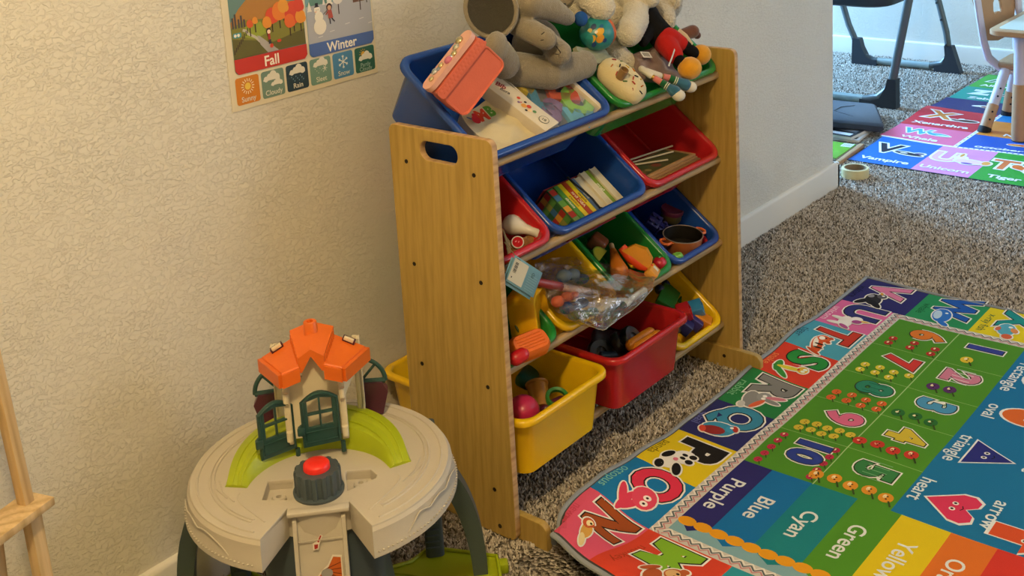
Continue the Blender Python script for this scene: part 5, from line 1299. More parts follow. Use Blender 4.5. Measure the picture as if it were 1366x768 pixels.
# ---- plush toys on top
from mathutils import noise as mnoise
def plush(name, label, cat, blobs, mtl, voxel=.004, smooth=8, loc=None, group=None, fuzz=0.0, fs=160):
    """blobs: balls (p, r) or limbs ([p..], [r..]) in world metres, grown into one skin"""
    m = MB(); c = []
    for b in blobs:
        if isinstance(b[0], (list, tuple)) and not isinstance(b[0][0], (int, float)):
            m.capsule(b[0], b[1], 14); c += [Vector(p) for p in b[0]]
        else:
            m.ball(b[0], b[1], b[2] if len(b) > 2 else None, 3); c.append(Vector(b[0]))
    me = m.remesh(voxel, smooth)
    if fuzz:
        D = [v.normal * (fuzz * mnoise.noise(v.co * fs) + fuzz * .6 * mnoise.noise(v.co * fs * 2.3)) for v in me.vertices]
        for v, d in zip(me.vertices, D): v.co += d
    cen = sum(c, Vector()) / len(c); cen.z = min(v.co.z for v in me.vertices)
    t = thing(name, label, cat, cen, group)
    attach(from_mesh('body', me, mtl, None, True, 180), t)
    return t
def elephant():
    g = mat('taupe_plush', '#877d6b', .95, .1, .12, 70, .0022, 420, .4); dk = mat('taupe_plush_dark', '#3a372f', .95, .1, .10, 60, .0012, 420, .3)
    Y = -.235
    def P(x, y, dy=0.0): return atY(x, y, Y + dy)
    k = px(P(700, 50), 1)
    B = [(P(716, 62, .05), (38 * k, 34 * k, 40 * k)),
         ([P(688, 92, .02), P(735, 98, -.025), P(777, 86, -.035)], [24 * k, 23 * k, 21 * k]),
         ([P(672, 84, .0), P(664, 68, -.02)], [22 * k, 19 * k]),
         (P(662, 62, -.035), (19 * k, 12 * k, 20 * k)),
         ([P(690, 36, .0), P(710, 42, -.035), P(728, 52, -.060)], [13 * k, 16 * k, 15 * k]),
         ([P(734, 58, .0), P(746, 71, -.055)], [15 * k, 17.5 * k]),
         (P(702, -8, .04), (36 * k, 32 * k, 36 * k)),
         ([P(708, 4, -.02), P(736, 12, -.03), P(757, 24, -.03)], [20 * k, 17 * k, 11 * k]),
         (P(700, 8, -.01), (14 * k, 12 * k, 14 * k))]
    t = plush('plush_elephant', 'taupe plush elephant slumped over the two top bins', 'plush toy', B, g, .0032, 6, fuzz=.0007, fs=90)
    # big ear: shallow dish with a dark lining
    M = orient(P(655, 12, .02), (CAMP - P(655, 12)).normalized() + Vector((-.15, 0, .1)), EX)
    e = MB(); e.lathe([(0, -.014), (30 * k, -.012), (36 * k, -.002), (35.5 * k, .006), (32 * k, .007), (29 * k, .002), (0, -.006)], 32, M @ Matrix.Diagonal((1, 1.12, 1, 1)))
    attach(e.build('ear', g, angle=80), t)
    attach(MB().lathe([(0, -.0035), (15 * k, .0008), (28 * k, .0042), (30 * k, .0062)], 32, M @ Matrix.Diagonal((1, 1.12, 1, 1)), cap=False).build('ear_lining', dk, angle=80), t)
    dark = mat('dark_thread', '#241f1a', .8, .2)
    M = orient(P(742, -22, .05), (CAMP - P(742, -22)).normalized() + Vector((.5, 0, .1)), EX)
    attach(MB().lathe([(0, -.014), (26 * k, -.012), (32 * k, -.002), (31.5 * k, .006), (28 * k, .007), (25 * k, .002), (0, -.006)], 32, M @ Matrix.Diagonal((1, 1.12, 1, 1))).build('ear', g, angle=80), t)
    for (x, y) in ((701, -14), (722, -19)): attach(MB().ball(P(x, y, -.008), (.0045, .0045, .0045), None, 2).build('eye', M_BLK), t)
    for (x0, y0, x1, y1) in ((722, 46, 726, 43), (721, 54, 725, 53), (742, 62, 748, 70), (741, 72, 746, 73), (748, 70, 747, 71)):
        attach(MB().tube([P(x0, y0, -.0875), P((x0 + x1) / 2, (y0 + y1) / 2, -.089), P(x1, y1, -.0875)], .0009, 6).build('stitching', dark), t)
elephant()
def white_bears():
    w = mat('cream_fur', '#dad0ba', 1, .1, .10, 120, .006, 300, .5)
    Y = -.225
    def P(x, y, dy=0.0): return atY(x, y, Y + dy)
    k = px(P(820, 40), 1)
    B = [(P(812, 20, .08), (33 * k, 28 * k, 34 * k)), ([P(848, 4, .03), P(848, 28, -.025), P(838, 44, -.05)], [17 * k, 18 * k, 19 * k]),
         ([P(812, 58, .03), P(822, 76, -.02), P(840, 88, -.035)], [20 * k, 18 * k, 16 * k]), ([P(780, -8, .0), P(802, 10, -.05)], [18 * k, 18 * k]),
         (P(770, 4, .03), (26 * k, 24 * k, 26 * k)), (P(842, -10, .03), (26 * k, 24 * k, 26 * k)), ([P(860, -14, -.01), P(868, -2, -.02)], [14 * k, 13 * k])]
    t = plush('plush_bear', 'cream plush bear sprawled in the middle of the green bin', 'plush toy', B, w, .0030, 4, fuzz=.0013)
    attach(MB().ball(P(753, 6, -.010), (.004, .004, .0035), None, 2).build('eye', M_BLK), t); attach(MB().ball(P(776, -14, -.008), (.004, .004, .0035), None, 2).build('eye', M_BLK), t)
    for (x, y) in ((752, -22), (792, -34)): attach(MB().ball(P(x, y, .03), (10 * k, 6 * k, 10 * k), None, 3).build('ear', w), t)
    attach(MB().tube([P(806, -6, -.03), P(814, 2, -.032), P(818, 6, -.03)], [.003, .004, .002], 8).build('bow', mat('olive_ribbon', '#4d4a36', .8, .2)), t)
    attach(MB().box((0, 0, 0), (.010, .0008, .014), 0, mtx=orient(P(857, 28, -.045), (.2, .3, .9), (.6, -.6, 0))).build('tag', mat('white_ribbon', '#d8d4c8', .7, .2)), t)
    B = [(P(889, 2, .05), (26 * k, 22 * k, 30 * k)), ([P(884, 14, .03), P(889, 28, .0)], [17 * k, 14 * k]), ([P(896, -6, .02), P(901, 4, .0)], [10 * k, 9 * k])]
    plush('plush_lamb', 'small cream plush leaning by the pine panel behind the red shorts', 'plush toy', B, mat('pale_fur', '#c9bda6', 1, .1, .14, 120, .006, 300, .6), .0030, 5, fuzz=.0022)
white_bears()
def teal_ball():
    Y = -.268
    def P(x, y, dy=0.0): return atY(x, y, Y + dy)
    c = P(796, 45); k = px(c, 1)
    t = thing('teal_plush_ball', 'shiny teal stuffed ball with a blue knob and orange band', 'plush toy', c - Vector((0, 0, 24 * k)))
    Mz = orient(c, P(818, 36) - P(776, 56), (0, 0, 1))
    prof = [(0, -25 * k), (9 * k, -23 * k), (19 * k, -14 * k), (23 * k, -2 * k), (23 * k, 6 * k), (20 * k, 15 * k), (14 * k, 21 * k), (0, 24 * k)]
    attach(MB().lathe(prof, 20, Mz).build('body', mat('teal_satin', '#1f7f80', .38, .5, .25, 35, .0012, 60), angle=80), t)
    attach(MB().lathe([(21.5 * k, 9 * k), (22 * k, 12 * k), (21 * k, 16 * k), (18.5 * k, 17 * k)], 20, Mz, cap=False).build('band', mat('orange_satin', '#bd5a1e', .5, .4, .1, 30)), t)
    attach(MB().ball(P(775, 25, -.005), (9 * k, 9 * k, 10 * k), None, 3).build('knob', mat('blue_felt', '#204d8f', .9, .2, .1, 60, .0008, 300)), t)
    A = Art(.006); n = (CAMP - c).normalized(); M = orient(c, n, EX)
    for (x, y, r, col) in ((-.012, -.008, .009, '#d39a2c'), (.008, .002, .010, '#d9a534'), (.004, -.012, .010, '#cf8f2a'), (-.012, .010, .006, '#c9b46a'), (-.002, .016, .007, '#162f5a'), (.014, .012, .005, '#1f5f8a'), (.000, .004, .004, '#e2dcd0'), (-.012, -.020, .006, '#1d3f7a'), (.012, -.018, .005, '#1d3f7a')): A.layer(1).dot(x, y, r, col, r * .75, .6)
    def f(a, b, l):
        rr = min(.97, hypot(a, b) / (24 * k)); return tuple(M @ Vector((a, b, 22.5 * k * sqrt(1 - rr * rr) + .0022 + l)))
    attach(A.build('printed_shapes', f, attr_mat('satin_print', .45, .4)), t)
    o = cloth_patch('pale_cloth', [P(768, 62, .0), P(784, 84, -.02), P(822, 84, -.02), P(806, 64, .02)], fabric('sage_cotton', '#93967d', .06, .0005, 500, .1), .003, .010, 14, 9)
    solo(o, 'pale sage cloth crumpled under the teal stuffed ball', 'cloth')
teal_ball()
def sprinkle_pillow():
    c = atB('g1', 829, 108, .010); k = px(c, 1)
    n = (BN + Vector((-.10, -.25, .12))).normalized(); M = orient(c, n, atB('g1', 852, 124, .01) - atB('g1', 812, 92, .01))
    t = thing('sprinkle_plush', 'cream plush pillow with printed sprinkles in the green bin', 'plush toy', c - Vector((0, 0, .04)))
    rx, ry, rz = 37 * k, 25 * k, .026
    def S(a, b, l=0.0, s=1):
        m = 2.7; q = (abs(a / rx) ** m + abs(b / ry) ** m); h = max(0.0, 1 - q) ** .42
        return Vector((a, b, s * (rz * h) + l))
    V = []; m = MB(); L = []
    for i in range(15):
        th = pi * i / 14; cs, sn = cos(th), sin(th)
        L.append([M @ Vector((rx * math.copysign(abs(sn) ** .7, sn) * math.copysign(abs(cos(f)) ** .75, cos(f)), ry * abs(sn) ** .7 * math.copysign(abs(sin(f)) ** .75, sin(f)), rz * math.copysign(abs(cs) ** .9, cs) * (1 + .06 * sin(3 * f + i)))) for f in [2 * pi * j / 32 for j in range(32)]])
    m.loops(L, False, False); attach(m.build('body', fabric('cream_minky', '#cdbd92', .06, .0008, 300, .3), angle=180, weld=.0005), t)
    sp = MB(); cols = []
    rnd = random.Random(3)
    pts = [(-.75, .3), (-.62, -.35), (-.5, .62), (-.42, .05), (-.28, -.6), (-.2, .45), (-.05, -.15), (.05, .7), (.15, -.62), (.3, .35), (.42, -.25), (.5, .62), (.6, -.6), (.72, .15), (-.1, .1), (.85, -.2), (.28, .0)]
    for i, (a, b) in enumerate(pts):
        a, b = a * rx * .95, b * ry * .95; th = rnd.uniform(0, pi); dx, dy = .0045 * cos(th), .0045 * sin(th)
        def S2(a, b):
            ra = min(.98, hypot(a / rx, b / ry)); return M @ Vector((a, b, rz * sqrt(1 - ra ** 3.2) * 1.0 + .0012))
        col = ('#8a2f35', '#b5671f', '#4a6a3a', '#26262c', '#b03a3a', '#c9a43a')[i % 6]
        attach(MB().tube([S2(a - dx, b - dy), S2(a, b), S2(a + dx, b + dy)], .0014, 6).build('sprinkle', mat('sprinkle_' + col[1:], col, .8, .2)), t)
    tb = atB('g1', 830, 98, .040)
    attach(MB().lathe([(.0095, -.012), (.0095, .012), (.0080, .0125), (.0076, .0), (0, .0)], 18, orient(tb, (-.05, -.55, .75), EX)).build('rolled_tab', fabric('tan_felt', '#8d6c40', .1, .0006, 300)), t)
sprinkle_pillow()
def rag_doll():
    skin = fabric('doll_cream', '#c9ab86', .06, .0004, 400); pink = fabric('doll_pink', '#cc7670', .06, .0004, 400); gold = mat('doll_gold', '#a8843a', .35, .5, .1, 60, metal=.5); gr = fabric('doll_green_sock', '#1c5a35', .08, .0005, 500); wt = fabric('doll_white', '#cfc9ba', .06, .0005, 500); sh = fabric('doll_shoe_blue', '#31607a', .08, .0005, 500)
    def Q(x, y, w): return atB('g1', x, y, w)
    t = thing('rag_doll', 'rag doll with green socks and blue sneakers over the green bin rim', 'doll', Q(850, 96, -.02))
    attach(MB().capsule([Q(836, 84, -.05), Q(856, 94, -.02)], [.018, .014]).build('torso', skin), t)
    for (pts, ws) in ((((856, 92), (868, 101), (882, 110), (893, 117), (900, 122), (907, 129)), (.010, .012, .015, .017, .018, .016)), (((862, 95), (880, 101), (893, 104), (905, 109), (914, 113), (923, 117)), (.012, .014, .016, .018, .018, .015))):
        P = [Q(x, y, w) for (x, y), w in zip(pts, ws)]
        attach(MB().capsule([P[0], P[1]], [.0075, .0072]).build('leg', wt), t)
        a = P[0] + (P[1] - P[0]) * .95; attach(MB().tube([a, a + (P[2] - a) * .35], [.0062, .0058], 12).build('gold_band', gold), t)
        attach(MB().tube([P[1] + (P[2] - P[1]) * .35, P[2] + (P[3] - P[2]) * .05], [.0068, .0072], 12).build('pink_cuff', pink), t)
        attach(MB().tube([P[2], P[3]], [.0082, .0085], 12).build('sock', gr), t)
        d = (P[3] - P[2])
        for f in (.55, .75, .95): attach(MB().tube([P[2] + d * f, P[2] + d * (f + .09)], [.0090, .0091], 12).build('sock_stripe', wt), t)
        attach(MB().capsule([P[3] + d * .05, P[4]], [.0095, .0135]).build('shoe', sh), t)
        attach(MB().ball(P[5] + (P[4] - P[5]) * .25, (.0145, .0145, .0125), None, 3).build('shoe_toe', wt), t)
rag_doll()
def blanket():
    o = cloth_patch('mauve_cloth', [atB('g1', 846, 72, .004), atB('g1', 856, 102, .004), atB('g1', 912, 106, -.006), atB('g1', 880, 58, .0)], fabric('mauve_fleece', '#86706a', .10, .0006, 400, .3), .005, .016, 20, 5)
    t = thing('mauve_cloth', 'mauve fleece cloth with white tag crumpled in the green bin', 'cloth', atB('g1', 880, 90, -.03)); o.name = 'cloth'; attach(o, t)
    M = orient(atB('g1', 862, 73, .022), BN, (.8, -.35, 0)); attach(MB().box((0, 0, 0), (.026, .018, .0006), 0, mtx=M).build('tag', mat('white_ribbon', '#d8d4c8', .7, .2)), t)
    A = Art(.02); A.layer(1)
    for k in range(5): A.rect(-.009 + .0038 * k, -.006, -.0072 + .0038 * k, .006, '#4a4642')
    attach(A.build('tag_print', lambda a, b, l: tuple(M @ Vector((a, b, .0006 + l))), attr_mat('cloth_print', .9, .1)), t)
blanket()
def shorts_doll():
    blk = fabric('black_plush', '#100f10', .1, .0008, 300, .0); red = fabric('red_plush', '#ab1c18', .1, .0008, 300, .05); yel = fabric('amber_plush', '#cf8f1e', .16, .001, 260, .4); wht = mat('white_ribbon', '#d8d4c8', .7, .2)
    def P(x, y, w=.03): return atB('g1', x, y, w)
    k = px(P(895, 55), 1)
    t = plush('plush_doll', 'plush doll in red shorts with amber feet lying in the green bin', 'plush toy', [([P(860, 8, .0), P(868, 30, .02), P(884, 50, .03)], [13 * k, 17 * k, 18 * k]), ([P(872, 36, .03), P(858, 56, .03)], [8 * k, 7 * k]), ([P(896, 66, .04), P(903, 78, .045), P(911, 87, .035)], [9 * k, 8.5 * k, 9 * k]), ([P(904, 54, .035), P(914, 62, .04), P(924, 70, .03)], [9 * k, 8.5 * k, 9 * k])], blk, .003, 3)
    m = MB(); m.ball(P(891, 56, .032), (19 * k, 19 * k, 20 * k)); m.capsule([P(890, 60, .036), P(899, 73, .044)], [15 * k, 12.5 * k]); m.capsule([P(896, 52, .034), P(907, 58, .040)], [14 * k, 11.5 * k])
    attach(from_mesh('shorts', m.remesh(.003, 4), red, None, True, 180), t)
    for (x, y, d, a, b) in ((920, 91, .040, 17, 15), (935, 73, .024, 15, 14)):
        attach(MB().ball(P(x, y, d), (a * k, a * k * .9, b * k), None, 3).build('foot', yel), t)
    attach(MB().tube([P(892, 88, .052), P(896, 78, .062), P(900, 66, .066)], [(.0005, .003)] * 3, 6).build('ribbon', wht), t)
    attach(MB().tube([P(905, 40, .052), P(915, 48, .054), P(923, 60, .050)], [(.0005, .006)] * 3, 6).build('care_label', wht), t)
    Y = -.245
    def P(x, y, dy=0.0): return atY(x, y, Y + dy)
    plush('brown_plush', 'small brown plush paw poking up behind the red shorts', 'plush toy', [([P(912, 46, .02), P(924, 42, .01)], [9 * k, 10 * k]), (P(930, 47, .012), 6 * k)], fabric('brown_plush_fur', '#6b4230', .12, .001, 260, .4), .003, 4)
shorts_doll()

# ---- second row
def red_small_bin():
    a, b = atB('r2a', 684, 300, -.040), atB('r2a', 718, 311, -.020); ax = (b - a)
    t = thing('toy_bell', 'white plastic toy bell lying in the small red bin', 'toy', a - Vector((0, 0, .03)))
    k = px(a, 1); L = ax.length; Mz = orient(a, ax, (0, 0, 1))
    attach(MB().lathe([(0, -.020), (.011, -.0185), (.0175, -.012), (.0205, -.003), (.0195, .006), (.015, .016), (.0105, L * .5), (.0085, L * .75), (.0092, L * .92), (.011, L), (.011, L + .003), (.009, L + .003), (.007, L - .004), (0, L - .004)], 24, Mz).build('body', M_WHITE_PL), t)
    br = fabric('brown_knit', '#8a5f30', .22, .002, 160, .2); rnd = random.Random(2)
    B = [(atB('r2a', x, y, -.045), r) for x, y, r in ((686, 330, .016), (698, 326, .014), (708, 322, .015), (702, 336, .015), (690, 340, .014), (712, 330, .012))]
    plush('knitted_toy', 'brown knitted toy bunched up under the white toy bell', 'toy', B, br, .003, 1)
    c = atB('r2a', 690.5, 323, -.022); M = orient(c, (CAMP - c).normalized() + Vector((0, 0, .3)), EX)
    t = thing('round_badge', 'round red badge with white rim on the brown knitted toy', 'badge', c)
    attach(MB().lathe([(.0122, -.001), (.0122, .001), (.0114, .0018), (.0100, .0012), (.0100, -.001)], 26, M, cap=False).build('rim', M_WHITE_PL), t); attach(MB().lathe([(.0104, -.0005), (.0102, .0014), (0, .0016)], 26, M).build('face', mat('badge_red', '#a3141e', .85, .15, .04, 30)), t)
    A = Art(.02); A.layer(1).dot(-.002, .003, .0022, '#d07a80', .0012).dot(.002, -.001, .002, '#d07a80', .001, .5)
    attach(A.build('print', lambda p, q, l: tuple(M @ Vector((p, q, .0018 + l))), attr_mat('carton_print', .5, .3)), t)
    o = MB(); 
    for q in range(4): o.tube([atB('r2a', 671 + q, 306 + 3 * q, -.03), atB('r2a', 675 + q * 1.5, 322, -.022 - .003 * q), atB('r2a', 678 + q, 340, -.012), atB('r2a', 680 + q, 352, -.004)], .0016, 6)
    solo(o.build('twine_loop', mat('jute_twine', '#a8936a', .9, .1, .2, 200)), 'loop of pale twine against the pine panel in the red bin', 'twine')
    c = atB('r2a', 716, 327, -.02); o = MB(); o.loops([[c + Vector((a * f, b * f, z)) for a, b in ((-.007, -.004), (.007, -.002), (-.003, .007))] for z, f in ((-.004, 1), (.004, .8))]); solo(o.build('toy_chip', plastic('pale_pink_plastic', '#cf9a92')), 'small pale pink plastic chip by the red bin rim', 'toy')
red_small_bin()
def books():
    w = -.045; TL, TR_, BR, BL = [atB('b2', *q, w) for q in ((729, 252), (793, 224), (824, 269), (769, 301))]
    u = (TR_ - TL); v = (BL - TL); U = u.length; V = v.length; M0 = frame(TL, u, v); n = M0.to_3x3() @ Vector((0, 0, 1)); s = 1 if n.dot(CAMP - TL) > 0 else -1
    spec = [(.015, '#3f6a3a', 'checked multicoloured board book at the case end'), (.010, '#4f8a3a', 'thin green board book beside the checked one'), (.010, '#d9c01e', 'thin yellow board book beside the green one'), (.011, '#b5441f', 'red brown board book between two yellow ones'), (.010, '#dcc421', 'yellow board book beside the blue grey one'), (.011, '#5b6f8a', 'blue grey board book in the book set'), (.015, '#d0c4a2', 'cream paged board book against the black strap'), (.014, '#d6ccb0', 'pale board book behind the black strap'), (.012, '#7f9a2a', 'olive green board book near the pale end book'), (.016, '#d3c8a8', 'thick pale board book at the far end of the set')]
    tot = sum(q[0] for q in spec); x = 0; H = .050
    case = thing('book_case', 'open red card case holding the board books', 'case', M0.translation - Vector((0, 0, .04)))
    cm = mat('red_card', '#7f1f1c', .6, .3, .06, 30)
    attach(MB().box((U / 2, V / 2, -s * (H + .002)), (U + .006, V + .006, .003), .0006).build('base', cm, mw=M0), case); attach(MB().box((U / 2, -.002, -s * (H / 2 + .004)), (U + .006, .003, H - .004), .0006).build('back', cm, mw=M0), case); attach(MB().box((U * .28, V + .002, -s * (H / 2 + .008)), (U * .56 + .006, .003, H - .012), .0006).build('front', cm, mw=M0), case)
    for i, (th, col, lb) in enumerate(spec):
        wd = U * th / tot; c = M0 @ Vector((x + wd / 2, V / 2, -s * H / 2)); lift = (.004 if i in (7, 9) else 0) - (.003 if i == 0 else 0)
        slip = 0.006 if i >= 6 else 0.0
        M = M0 @ TR((x + wd / 2, V / 2 + (-.004 if i >= 7 else 0), -s * H / 2 + s * lift))
        b = thing('board_book', lb, 'book', c - Vector((0, 0, .03)), 'board books in the red case')
        pale = i in (6, 7, 9)
        attach(MB().box((0, 0, 0), (wd * .72, V * .93, H * .98), .0008).build('pages', mat('book_page_edge', '#cfc3a4', .7, .2, .06, 120), mw=M), b)
        cv = MB()
        for sx in (-1, 1): cv.box((sx * wd * .41, 0, 0), (wd * .12, V * .96, H), .0005)
        if not pale: cv.box((0, 0, s * (H / 2 - .0008)), (wd * .94, V * .96, .0022), .0008)
        attach(cv.build('cover', mat('cover_' + col[1:], col, .4, .4, .06, 30), mw=M), b)
        if not pale:
            A = Art(.05); A.layer(1)
            if i == 0:
                for q in range(6): A.rect(-wd * .44, -V * .44 + q * V * .15, wd * .44, -V * .30 + q * V * .15, ('#a83022', '#3f6a8a', '#5a8a3a', '#c98a2c', '#9c2a22', '#6a8a4a')[q])
            else:
                A.text(('', 'sounds', 'colours', 'ABC first', 'shapes', 'zoo', '', '', 'farm', '')[i], 0, 0, wd * .75, '#e9dfc4' if i in (1, 3, 5, 8) else '#7a3a1c', .02, pi / 2 * (-1), 1.0, 1.0)
            attach(A.build('spine_print', lambda p, q, l, M=M: tuple(M @ Vector((p, q, s * (H / 2 + .0006 + l)))), attr_mat('carton_print', .5, .3)), b)
        if i == 0:
            A = Art(.05); A.layer(1)
            for q in range(6):
                for r in range(3): A.rect(-V * .46 + q * V * .155, -H * .45 + r * H * .3, -V * .31 + q * V * .155, -H * .16 + r * H * .3, ('#a83022', '#3f6a8a', '#5a8a3a', '#c98a2c', '#2f5a34', '#8a8a3a')[(q * 2 + r * 3) % 6])
            attach(A.build('cover_print', lambda p, q, l, M=M: tuple(M @ Vector((-wd * .475 - l - .0004, p, q * s))), attr_mat('carton_print', .5, .3)), b)
        x += wd
    o = MB().tube([atB('b2', 757, 236, w + .012), atB('b2', 766, 245, w + .016), atB('b2', 778, 254, w + .018), atB('b2', 790, 265, w + .018), atB('b2', 800, 277, w + .014), atB('b2', 812, 280, w + .006), atB('b2', 828, 272, w + .004), atB('b2', 838, 262, w - .006)], [(.0030, .0018)] * 8, 8)
    solo(o.build('black_strap', mat('black_webbing', '#1a1a1c', .7, .3, .1, 300)), 'thin black strap lying across the board books', 'strap')
books()
def puzzles():
    wd = mat('puzzle_wood', '#a37b4e', .6, .3, .10, 40, .0003, 200); art = attr_mat('puzzle_print', .5, .3)
    FL = atY(860, 236, -.322); FR = atY(931, 208, -.322); L = (FR - FL).length; z0 = (FL.z + FR.z) / 2
    for k in range(6):
        z = z0 - .0060 * (5 - k) ; y = -.318 - .0040 * (5 - k); xo = FL.x + .004 * (5 - k) + (.003 if k % 2 else 0)
        o = thing('puzzle_board', ('lowest thin wooden puzzle board of the red bin stack', 'thin wooden puzzle board lying on the lowest one of the stack', 'third wooden puzzle board from the bottom of the red bin stack', 'third wooden puzzle board from the top of the red bin stack', 'thin wooden puzzle board directly under the topmost picture board', 'topmost wooden puzzle board with a dark picture, under the sticks')[k], 'puzzle', (xo + L / 2, y + .04, z - .004), 'wooden puzzle boards in the red bin')
        attach(MB().box((xo + L / 2, y + .043, z - .002), (L - .012, .086, .0052), .0006).build('board', wd), o)
        if k == 5:
            A = Art(.05); A.layer(1).rect(.010, .008, L - .022, .080, '#4a4a28'); A.layer(2)
            for q, (a, b, r, c) in enumerate(((.03, .03, .012, '#6a5a2c'), (.06, .05, .016, '#3a4a2a'), (.09, .03, .012, '#7a3a2a'), (.05, .025, .008, '#8a7a4a'))): A.dot(a, b, r, c)
            A.layer(3).rect(.012, .012, .026, .022, '#a83030').rect(.012, .026, .026, .034, '#c9b9a0')
            attach(A.build('picture', lambda a, b, l: (xo + .004 + a, y + b, z + .0004 + l), art), o)
    for k, (a, b) in enumerate((((838, 214), (897, 194.5)), ((838, 218), (898, 202)), ((844, 220), (891, 213)))):
        p, q = atZ(*a, z0 + .005), atZ(*b, z0 + .005)
        solo(MB().tube([p, q], .0022, 8).build('stick', mat('pale_stick', '#b8a988', .6, .3, .1, 60)), ('thin pale stick nearest the back of the red bin', 'thin pale stick between two other sticks on the puzzle boards', 'shortest pale stick on the puzzle boards, nearest the red bin rim')[k], 'stick', 'sticks on the puzzle boards')
puzzles()

# ---- third row
def third_row():
    # yellow toy panel, orange lid, red knob in the small green bin
    c = atY(707, 419, -.300); k = px(c, 1); vw = Vector((.35, -.93, .1)).normalized()
    M = orient(c, vw, (.93, .35, 0)); up = M.to_3x3() @ Vector((0, 1, 0))
    t = thing('yellow_toy_house', 'yellow plastic toy shell with a side knob in the small green bin', 'toy', c - Vector((0, 0, .05)))
    m = MB(); m.loops([[(x, y, z) for x, y in rrect(.082 - f, .104 - f, .018, 6)] for z, f in ((-.03, .004), (-.026, 0), (.022, 0), (.027, .005), (.027, .014), (.014, .018))]); attach(m.build('shell', M_YEL_PL, mw=M), t)
    attach(MB().ball((.042, -.006, .012), (.008, .0085, .0085), None, 3).build('side_knob', M_YEL_PL, mw=M), t)
    c = atB('g3a', 706, 459, -.002); t = thing('orange_toy_lid', 'ribbed orange toy lid before the yellow shell', 'toy', c - Vector((0, 0, .03)))
    M = orient(c, BN + Vector((-.2, -.2, .3)), (.9, -.2, 0)); m = MB(); m.loops([[(x, y, z) for x, y in rrect(.088 - f, .050 - f, .016, 5)] for z, f in ((-.016, .0), (.006, .004), (.012, .012))]); attach(m.build('lid', M_ORG_PL, mw=M), t)
    for q in range(5): attach(MB().tube([(-.030, -.012 + .006 * q, .0125), (.028, -.012 + .006 * q, .0125)], .0014, 6).build('rib', M_ORG_PL, mw=M), t)
    a = atB('g3a', 688, 478, .012); b = atB('g3a', 697, 473, .018); solo(MB().capsule([a, b], [.014, .0135]).build('red_toy_knob', M_RED_PL), 'round red toy knob at the green bin corner by the panel', 'toy')
    c = atB('g3a', 690, 436, -.02); solo(MB().lathe([(.013, -.002), (.015, 0), (.013, .003), (.010, .002), (.010, -.001), (.013, -.002)], 20, orient(c, (.6, -.7, .4)), cap=False).build('green_toy_ring', plastic('olive_plastic', '#4a5a22')), 'small olive toy ring beside the yellow shell', 'toy')
    # blue hang tag over the red bin rim
    P = [atY(x, y, -.372) for x, y in ((676, 338), (713, 364), (711, 397), (674, 374))]
    M = frame(P[3], P[2] - P[3], P[0] - P[3]); W, H = (P[2] - P[3]).length, (P[0] - P[3]).length
    t = thing('hang_tag', 'pale blue card hang tag with barcode dangling from the red bin', 'tag', P[3])
    card = mat('tag_blue_card', '#6f9aa8', .55, .3, .04, 20)
    n = M.to_3x3() @ Vector((0, 0, 1)); s = 1 if n.dot(CAMP - P[0]) > 0 else -1
    for q in range(2): attach(MB().box((W / 2 - .004 * q, H / 2 - .006 * q, -s * .003 * q), (W, H, .0008), .0003).build('card', card, mw=M), t)
    A = Art(.05); A.layer(1).rect(.003, .004, W * .52, H - .004, '#cfc9b4', .001); A.layer(2)
    for q in range(9): A.rect(.009, H * .42 + q * .0022, .019, H * .42 + q * .0022 + (.0014 if q % 3 else .0008), '#2a2a2a')
    A.rect(.010, .010, .013, .013, '#2a2a2a'); A.rect(.008, H * .40 + .026, .020, H * .40 + .027, '#2a2a2a')
    A.dot(W * .74, H * .70, .005, '#2f4a52'); A.layer(3).dot(W * .74, H * .70, .0038, '#6f9aa8').line([(W * .70, H * .66), (W * .78, H * .74)], .0012, '#2f4a52'); A.layer(2)
    for q in range(7): A.rect(W * .60, H * .12 + q * .0045, W * .92, H * .12 + q * .0045 + .001, '#8fb4bf')
    attach(A.build('print', lambda p, q, l: tuple(M @ Vector((p, q, s * (.0006 + l)))), attr_mat('carton_print', .5, .3)), t)
    attach(MB().tube([M @ Vector((.010, H - .003, 0)), P[0] + Vector((.002, .006, .02)), atB('r2a', 682, 330, -.004)], .0009, 6).build('tag_string', mat('jute_twine', '#a8936a', .9, .1, .2, 200)), t)
    # toy food in the green bin
    def B(x, y, w=-.04): return atB('g3b', x, y, w)
    food = 'toy food in the green bin'
    def fmat(n, c): return mat(n, c, .35, .5, .12, 50, .0006, 90)
    c = B(797, 324); o = MB(); rbox((.046, .040, .034), .008, orient(c, (.3, -.5, .8), (.8, .3, 0)), o); t = thing('toy_meat', 'brown toy meat chunk with pale end in the green bin', 'toy food', c - Vector((0, 0, .02)), food); attach(o.build('chunk', fmat('toy_meat', '#7a3f24')), t)
    attach(MB().box((.0225, 0, 0), (.003, .032, .026), .001, mtx=orient(c, (.3, -.5, .8), (.8, .3, 0))).build('end_face', fmat('toy_meat_end', '#c08a4a')), t)
    c = B(803, 343, -.03); M = orient(c, (.1, -.5, .6), (1, .1, .3)); t = thing('toy_lemon_wedge', 'yellow green toy lemon wedge in the green bin', 'toy food', c, food)
    attach(MB().lathe([(0, -.004), (.024, -.004), (.0255, 0), (.024, .004), (0, .004)], 18, M, 0, pi).build('wedge', fmat('toy_lemon', '#a39a22')), t); attach(MB().lathe([(.0235, -.0045), (.0265, -.0045), (.0265, .0045), (.0235, .0045)], 18, M, 0, pi).build('rind', fmat('toy_rind', '#6f8a22')), t)
    a = B(818, 335, -.03); b = B(826, 362, -.02); t = thing('toy_drumstick', 'tan orange toy drumstick beside the lemon wedge', 'toy food', b, food); attach(MB().capsule([a, a + (b - a) * .45, b], [.008, .013, .021]).build('meat', fmat('toy_drumstick', '#b5671c')), t); attach(MB().capsule([a + (a - b) * .3, a], [.006, .0055]).build('bone', fmat('toy_bone', '#c9a878')), t)
